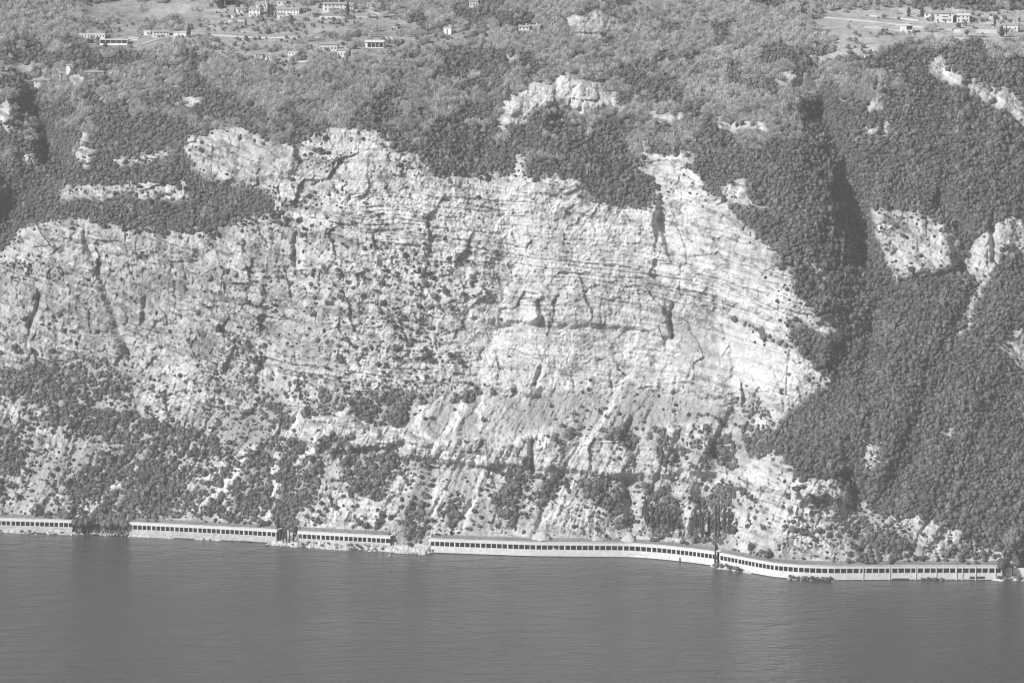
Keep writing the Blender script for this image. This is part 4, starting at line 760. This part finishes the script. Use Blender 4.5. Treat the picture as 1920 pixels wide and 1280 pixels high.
for gi_, (xa, xb) in enumerate(GAL):
    root = tag(empty('road_gallery', (0, 0, 0)), GL[gi_], 'gallery'); xs = np.arange(xa, xb, 4.0).tolist()+[xb]
    dz = -.45 if gi_ == 4 else 0
    sweep('sea_wall', xs, [(0,-2),(0,ZB),(.55,ZB),(.55,-2)], M_conc2 if gi_ > 2 else M_rock, root)
    sweep('parapet', xs, [(-.08,ZB+.002),(-.08,ZB+.25),(.6,ZB+.25),(.6,ZB+.002)], M_conc, root)
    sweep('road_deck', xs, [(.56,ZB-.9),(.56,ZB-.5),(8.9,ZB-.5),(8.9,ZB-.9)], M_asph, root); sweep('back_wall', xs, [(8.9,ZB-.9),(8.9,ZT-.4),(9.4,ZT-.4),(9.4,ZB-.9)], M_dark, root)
    sweep('roof_beam', xs, [(-.15,ZO),(-.15,ZT+dz),(1.0,ZT+dz),(1.0,ZO)], M_conc, root); sweep('roof_slab', xs, [(1.003,ZT-.8),(1.003,ZT-.25),(9.4,ZT-.25),(9.4,ZT-.8)], M_conc, root)
    sweep('coping', xs, [(-.4,ZT+dz+.003),(-.4,ZT+dz+.22),(1.3,ZT+dz+.22),(1.3,ZT+dz+.003)], M_conc, root)
    x_ = xa+.5; k = 0
    while x_ < xb-1:
        wd = .62 if k % 5 else 1.05; c = shore(x_); mb = MB(); tx, ty = c[2], c[3]; nx, ny = -ty, tx; vs = []
        for z in (ZB+.252, ZO-.002):
            for (u, v) in ((-wd/2, .02), (wd/2, .02), (wd/2, .75), (-wd/2, .75)): vs.append((c[0]+tx*u+nx*v, c[1]+ty*u+ny*v, z))
        mb.add(vs, [(0,3,2,1),(4,5,6,7),(0,1,5,4),(1,2,6,5),(2,3,7,6),(3,0,4,7)]); mb.build('pillar', M_conc, root); x_ += bay(x_); k += 1
    if gi_ == 4:
        for px_ in (1618, 1668, 1717, 1755, 1793, 1804, 1829, 1866):
            c = shore(px_); tx, ty = c[2], c[3]; nx, ny = -ty, tx; mb = MB(); vs = []
            for z in (-1, ZT+dz-.3):
                for (u, v) in ((-.35, -.5), (.35, -.5), (.35, -.155), (-.35, -.155)): vs.append((c[0]+tx*u+nx*v, c[1]+ty*u+ny*v, z))
            mb.add(vs, [(0,3,2,1),(4,5,6,7),(0,1,5,4),(1,2,6,5),(2,3,7,6),(3,0,4,7)]); mb.build('buttress', M_conc2, root)
        for pa, pb_, z0, z1 in ((1672, 1704, .1, 1.5), (1818, 1846, 1.2, 2.9)): sweep('outfall', list(np.linspace(pa, pb_, 8)), [(-.25,z0),(-.25,z1),(-.01,z1),(-.01,z0)], M_blackm, root)
    if gi_ == 3:
        mb = MB(); xs2 = np.linspace(1175, 1214, 16); vs = []
        for q in xs2:
            u = (q-1194.5)/19.5; zz = .6+2.5*math.sqrt(max(0, 1-u*u)); c = shore(q, -.06); d_ = shore(q, -.003); vs += [(c[0],c[1],zz),(c[0],c[1],zz+.22),(d_[0],d_[1],zz+.22),(d_[0],d_[1],zz)]
        fs = []; [fs.extend([(4*k_, 4*k_+4, 4*k_+5, 4*k_+1), (4*k_+1, 4*k_+5, 4*k_+6, 4*k_+2), (4*k_+3, 4*k_+7, 4*k_+4, 4*k_)]) for k_ in range(15)]; mb.add(vs, fs); mb.build('arch_moulding', M_dark, root)
        c = gpt(1275, -.4); mb = MB(); mb.box(c[0]-.45, c[0]+.45, c[1]-.3, c[1]+.3, -1, 3.4); mb.build('drain_pipe', M_blackm, root)
    # dark tide line along the foot
    sweep('tide_mark', xs, [(-.06,-.5),(-.06,.55),(-.004,.55),(-.004,-.5)], M_blackm, root)
c = shore(1040, 3.2); car((c[0], c[1], ZB-.5), atan2(c[3], c[2]), M_car, 'white car driving inside the long lake gallery')
c = shore(1900, 1.0); mb = MB(); mb.box(-9, 14, 0, .6, -2, 8.5); o = mb.build('boundary_wall', M_white); o.location = (c[0]+4, c[1]+3, 0); tag(o, 'white wall behind the bushy tree at the right end of the galleries', 'wall')
# ------------------------------------------------------------------ rocky banks, boulders and shore bushes
def bank(xa, xb, wmax, hmax, seed):
    xs = np.arange(xa, xb+.1, .8); offs = np.linspace(0, 1, 14); X_, Y_, Z_ = [], [], []
    for x_ in xs:
        e = sst(0, 1, (x_-xa)/10)*sst(0, 1, (xb-x_)/10); w_ = wmax*e*(.7+.45*float(vn(np.array([x_/14]), np.array([1.0]), seed)[0]))
        rx = []
        for t in offs:
            q = shore(x_, -.35-w_*t); z = (hmax*e*(1-t)**.8*(.75+.5*float(vn(np.array([x_/9]), np.array([t*3]), seed+1)[0]))-.9*t)+.7*float(vn(np.array([x_/1.7]), np.array([t*7]), seed+2)[0])*(e+.05); rx.append((q[0], q[1], z if e > .02 else -1))
        X_.append([q[0] for q in rx]); Y_.append([q[1] for q in rx]); Z_.append([q[2] for q in rx])
    o = grid_mesh('rocky_bank', np.array(X_).T.copy(), np.array(Y_).T.copy(), np.array(Z_).T.copy(), M_rock); tag(o, kind='structure')
bank(-70, 60, 4, 2.4, 1); bank(85, 150, 6, 3.5, 2); bank(236, 330, 2.5, 1.4, 3); bank(506, 812, 12, 4.3, 4); bank(1330, 1412, 7, 3.0, 5); bank(1474, 1570, 5, 1.8, 6); bank(1728, 1780, 3, 1.2, 7); bank(1856, 1960, 6, 3, 8); bank(362, 420, 2, 1.1, 9)
def boulder_mesh(seed):
    rr = np.random.default_rng(seed); bm = bmesh.new(); bmesh.ops.create_icosphere(bm, subdivisions=2, radius=1)
    pl = rr.normal(size=(9, 3)); pl /= np.linalg.norm(pl, axis=1)[:, None]; dd = rr.uniform(.55, .9, 9)
    for v in bm.verts:
        c_v = np.array(v.co[:])
        for q in range(9):
            s = c_v @ pl[q]-dd[q]
            if s > 0: c_v = c_v-pl[q]*s
        v.co = c_v+rr.normal(0, .02, 3)
    me = bpy.data.meshes.new('boulder'); bm.to_mesh(me); bm.free(); me.materials.append(M_rock); return me
bl = [boulder_mesh(i) for i in range(5)]
def boulder(pos, s, label, group):
    o = link(bpy.data.objects.new('boulder', random.choice(bl))); o.location = pos; o.scale = (s*random.uniform(.8, 1.3), s*random.uniform(.8, 1.2), s*random.uniform(.6, .9)); o.rotation_euler = (random.uniform(-.4, .4), random.uniform(-.4, .4), random.uniform(0, 6)); tag(o, label, 'boulder', group)
for k in range(46):
    x_ = random.uniform(738, 815); off = random.uniform(-9, 1); boulder(gpt(x_, off, max(.1, 2.8+off*.28)), random.uniform(.5, 1.5), 'pale boulder tumbled at the water in the gap between two galleries', 'boulders in the gap between the galleries')
for k in range(22):
    x_ = random.uniform(508, 545); boulder(gpt(x_, random.uniform(-11, -2), random.uniform(.1, 1.3)), random.uniform(.4, 1.1), 'pale boulder on the bank under the cypress clump', 'boulders under the cypress clump')
for k in range(26):
    x_ = random.uniform(84, 160); boulder(gpt(x_, random.uniform(-6, -1), random.uniform(.1, 1.8)), random.uniform(.4, 1.2), 'pale boulder at the water by the right end of the leftmost gallery', 'boulders by the leftmost gallery')
for k in range(26):
    x_ = random.uniform(170, 240); boulder(gpt(x_, random.uniform(-2.5, .5), random.uniform(0, 2.2)), random.uniform(.6, 1.5), 'pale boulder at the foot of the tree-topped outcrop', 'boulders under the tree-topped outcrop')
def bush(pos, s, label, group=None, ms=scrubs, hz=1):
    o = link(bpy.data.objects.new('shore_bush', random.choice(ms))); o.location = pos; o.scale = (s, s, s*hz); o.rotation_euler = (0, 0, random.uniform(0, 6)); tag(o, label, 'bush', group)
for k in range(30): x_ = random.uniform(555, 735); off = random.uniform(-9, -1); bush(gpt(x_, off, max(.3, 3.6+off*.33)), random.uniform(.8, 1.9), 'grey-green bush on the rocky bank in front of the short gallery', 'bushes on the bank in front of the short gallery', olives)
for k in range(24): bush(gpt(random.uniform(1342, 1394), random.uniform(-6, -1), random.uniform(1.2, 3.4)), random.uniform(1.3, 2.3), 'pale grey bush on the mound at the gallery bend', 'bushes on the mound at the gallery bend', olives)
for k in range(30): bush(gpt(random.uniform(1482, 1562), random.uniform(-4, -1), random.uniform(.8, 2.2)), random.uniform(1.2, 2.2), 'leafy bush at the water left of the large gallery openings', 'bushes at the water left of the large openings', olives if k % 2 else scrubs)
for k in range(16): bush(gpt(random.uniform(1728, 1770), random.uniform(-3, -1), random.uniform(.6, 1.6)), random.uniform(1.0, 1.9), 'small leafy bush at the water under the right gallery', 'bushes at the water under the right gallery', scrubs)
for k in range(14): bush(gpt(random.uniform(-10, 135), random.uniform(-3.5, -.8), random.uniform(.6, 2.4)), random.uniform(.6, 1.4), 'low bush on the rocks below the leftmost gallery', 'bushes below the leftmost gallery', olives if k % 2 else scrubs)
for k in range(9): bush(gpt(random.uniform(370, 480), random.uniform(-1.8, -.6), random.uniform(.3, 1.0)), random.uniform(.5, 1.0), 'small bush on the sea wall foot left of the cypress clump', 'bushes left of the cypress clump', olives)
for k in range(16): bush(gpt(random.uniform(1868, 1925), random.uniform(-4, 0), random.uniform(.6, 3.5)), random.uniform(1.0, 2.0), 'bush in the thicket where the right gallery ends', 'bushes where the right gallery ends', scrubs if k % 3 else olives)
def bigtree(pos, r_, h, label, ms):
    o = tag(empty('shore_tree', pos), label, 'tree'); t = link(bpy.data.objects.new('trunk', trk), o); t.scale = (3.2, 3.2, h*.6)
    c = link(bpy.data.objects.new('crown', ms), o); c.location = (0, 0, h-r_*.8); c.scale = (r_, r_, (r_+h*.2)*.8)
bigtree(gpt(1879, -1, 1), 4.2, 14, 'large bushy tree in front of the right end of the gallery', bigc[0]); bigtree(gpt(1899, 1.5, 2), 7.5, 33, 'tall tree with a bare dark trunk at the right end of the gallery', bigc[1])
for k, (a, off, rr_, hh) in enumerate([(142,0,3.4,9),(152,-1,3,8),(163,1,3.4,9.5),(196,1,3.2,8),(206,0,3.0,8),(222,0,3.6,10),(232,-1,3.4,10),(236,-2,2.8,8)]): bigtree(gpt(a, off, 3.0), rr_, hh, 'leafy tree on the outcrop between the two left galleries', bigc[k % 2])
for o in [q for q in bpy.data.objects if q.name.startswith('shore_tree') and 'outcrop' in q.get('label', '')]: o['group'] = 'trees on the left outcrop'
# gravel heaps
def heap(x, yb, wp, hp, label):
    p = g1(x, yb); m_ = p[1]/FPX; rr = np.random.default_rng(int(x)); vs = [(0, 0, hp*m_)]; fs = []; n_ = 28; K = 8
    for k in range(1, K+1):
        for i in range(n_): a = 2*pi*i/n_; t = k/K; r0 = wp*m_*.5*t*(1+.1*sin(3*a+x)); vs.append((r0*cos(a), r0*sin(a)*.8, hp*m_*(1-t)**1.05+rr.normal(0, .28)-(.8 if k == K else 0)))
    for i in range(n_): fs.append((0, 1+i, 1+(i+1) % n_))
    for k in range(K-1):
        for i in range(n_): j = (i+1) % n_; fs.append((1+k*n_+i, 1+(k+1)*n_+i, 1+(k+1)*n_+j, 1+k*n_+j))
    me = bpy.data.meshes.new('gravel_heap'); me.from_pydata(vs, [], fs); me.materials.append(M_grav); o = link(bpy.data.objects.new('gravel_heap', me)); o.location = p+np.array([0, 0, -.3]); tag(o, label, 'gravel heap')
heap(1017, 1008, 40, 17, 'pale gravel cone behind the roof near the middle of the long gallery'); heap(1180, 1012, 32, 17, 'pale gravel cone behind the roof left of the cypress row'); heap(1120, 1010, 26, 6, 'flat gravel heap between the two gravel cones')
# buoys
def buoy(x, y, label):
    Y = H0/tand(y); a, dy, dz = raydir(x, y); o = tag(empty('buoy', (float(a/dy*Y), float(Y), 0)), label, 'buoy'); b_ = MB(); b_.tube([(0,0,-.4),(0,0,-.1),(0,0,.35),(0,0,.6)], [.25,.6,.55,.2], 10); b_.build('float', M_white, o); b_ = MB(); b_.tube([(0,0,.6),(0,0,1.1)], .06, 6); b_.build('mooring_ring', M_blackm, o)
buoy(67, 1001.5, 'small white buoy close under the leftmost gallery'); buoy(731, 1040, 'small white buoy off the bouldery gap')
# ------------------------------------------------------------------ haze: a pale even air round camera and scene
zmax = float(TPZ.max())+80; ymax = float(TPY.max())+200
hb = MB(); hb.box(-3000, 3000, -700, max(ymax, 4200), -9, max(zmax, 700)); 
hm = bpy.data.materials.new('haze_air'); hm.use_nodes = True; n = hm.node_tree; n.nodes.clear(); ou = n.nodes.new('ShaderNodeOutputMaterial'); pv = n.nodes.new('ShaderNodeVolumePrincipled')
pv.inputs['Color'].default_value = (.95, .95, .95, 1); pv.inputs['Density'].default_value = HAZE; pv.inputs['Anisotropy'].default_value = 0.0; n.links.new(pv.outputs[0], ou.inputs['Volume'])
ho = hb.build('haze', hm); tag(ho, kind='stuff')
print('terrain', TPX.min(), TPX.max(), TPY.min(), TPY.max(), TPZ.min(), TPZ.max())
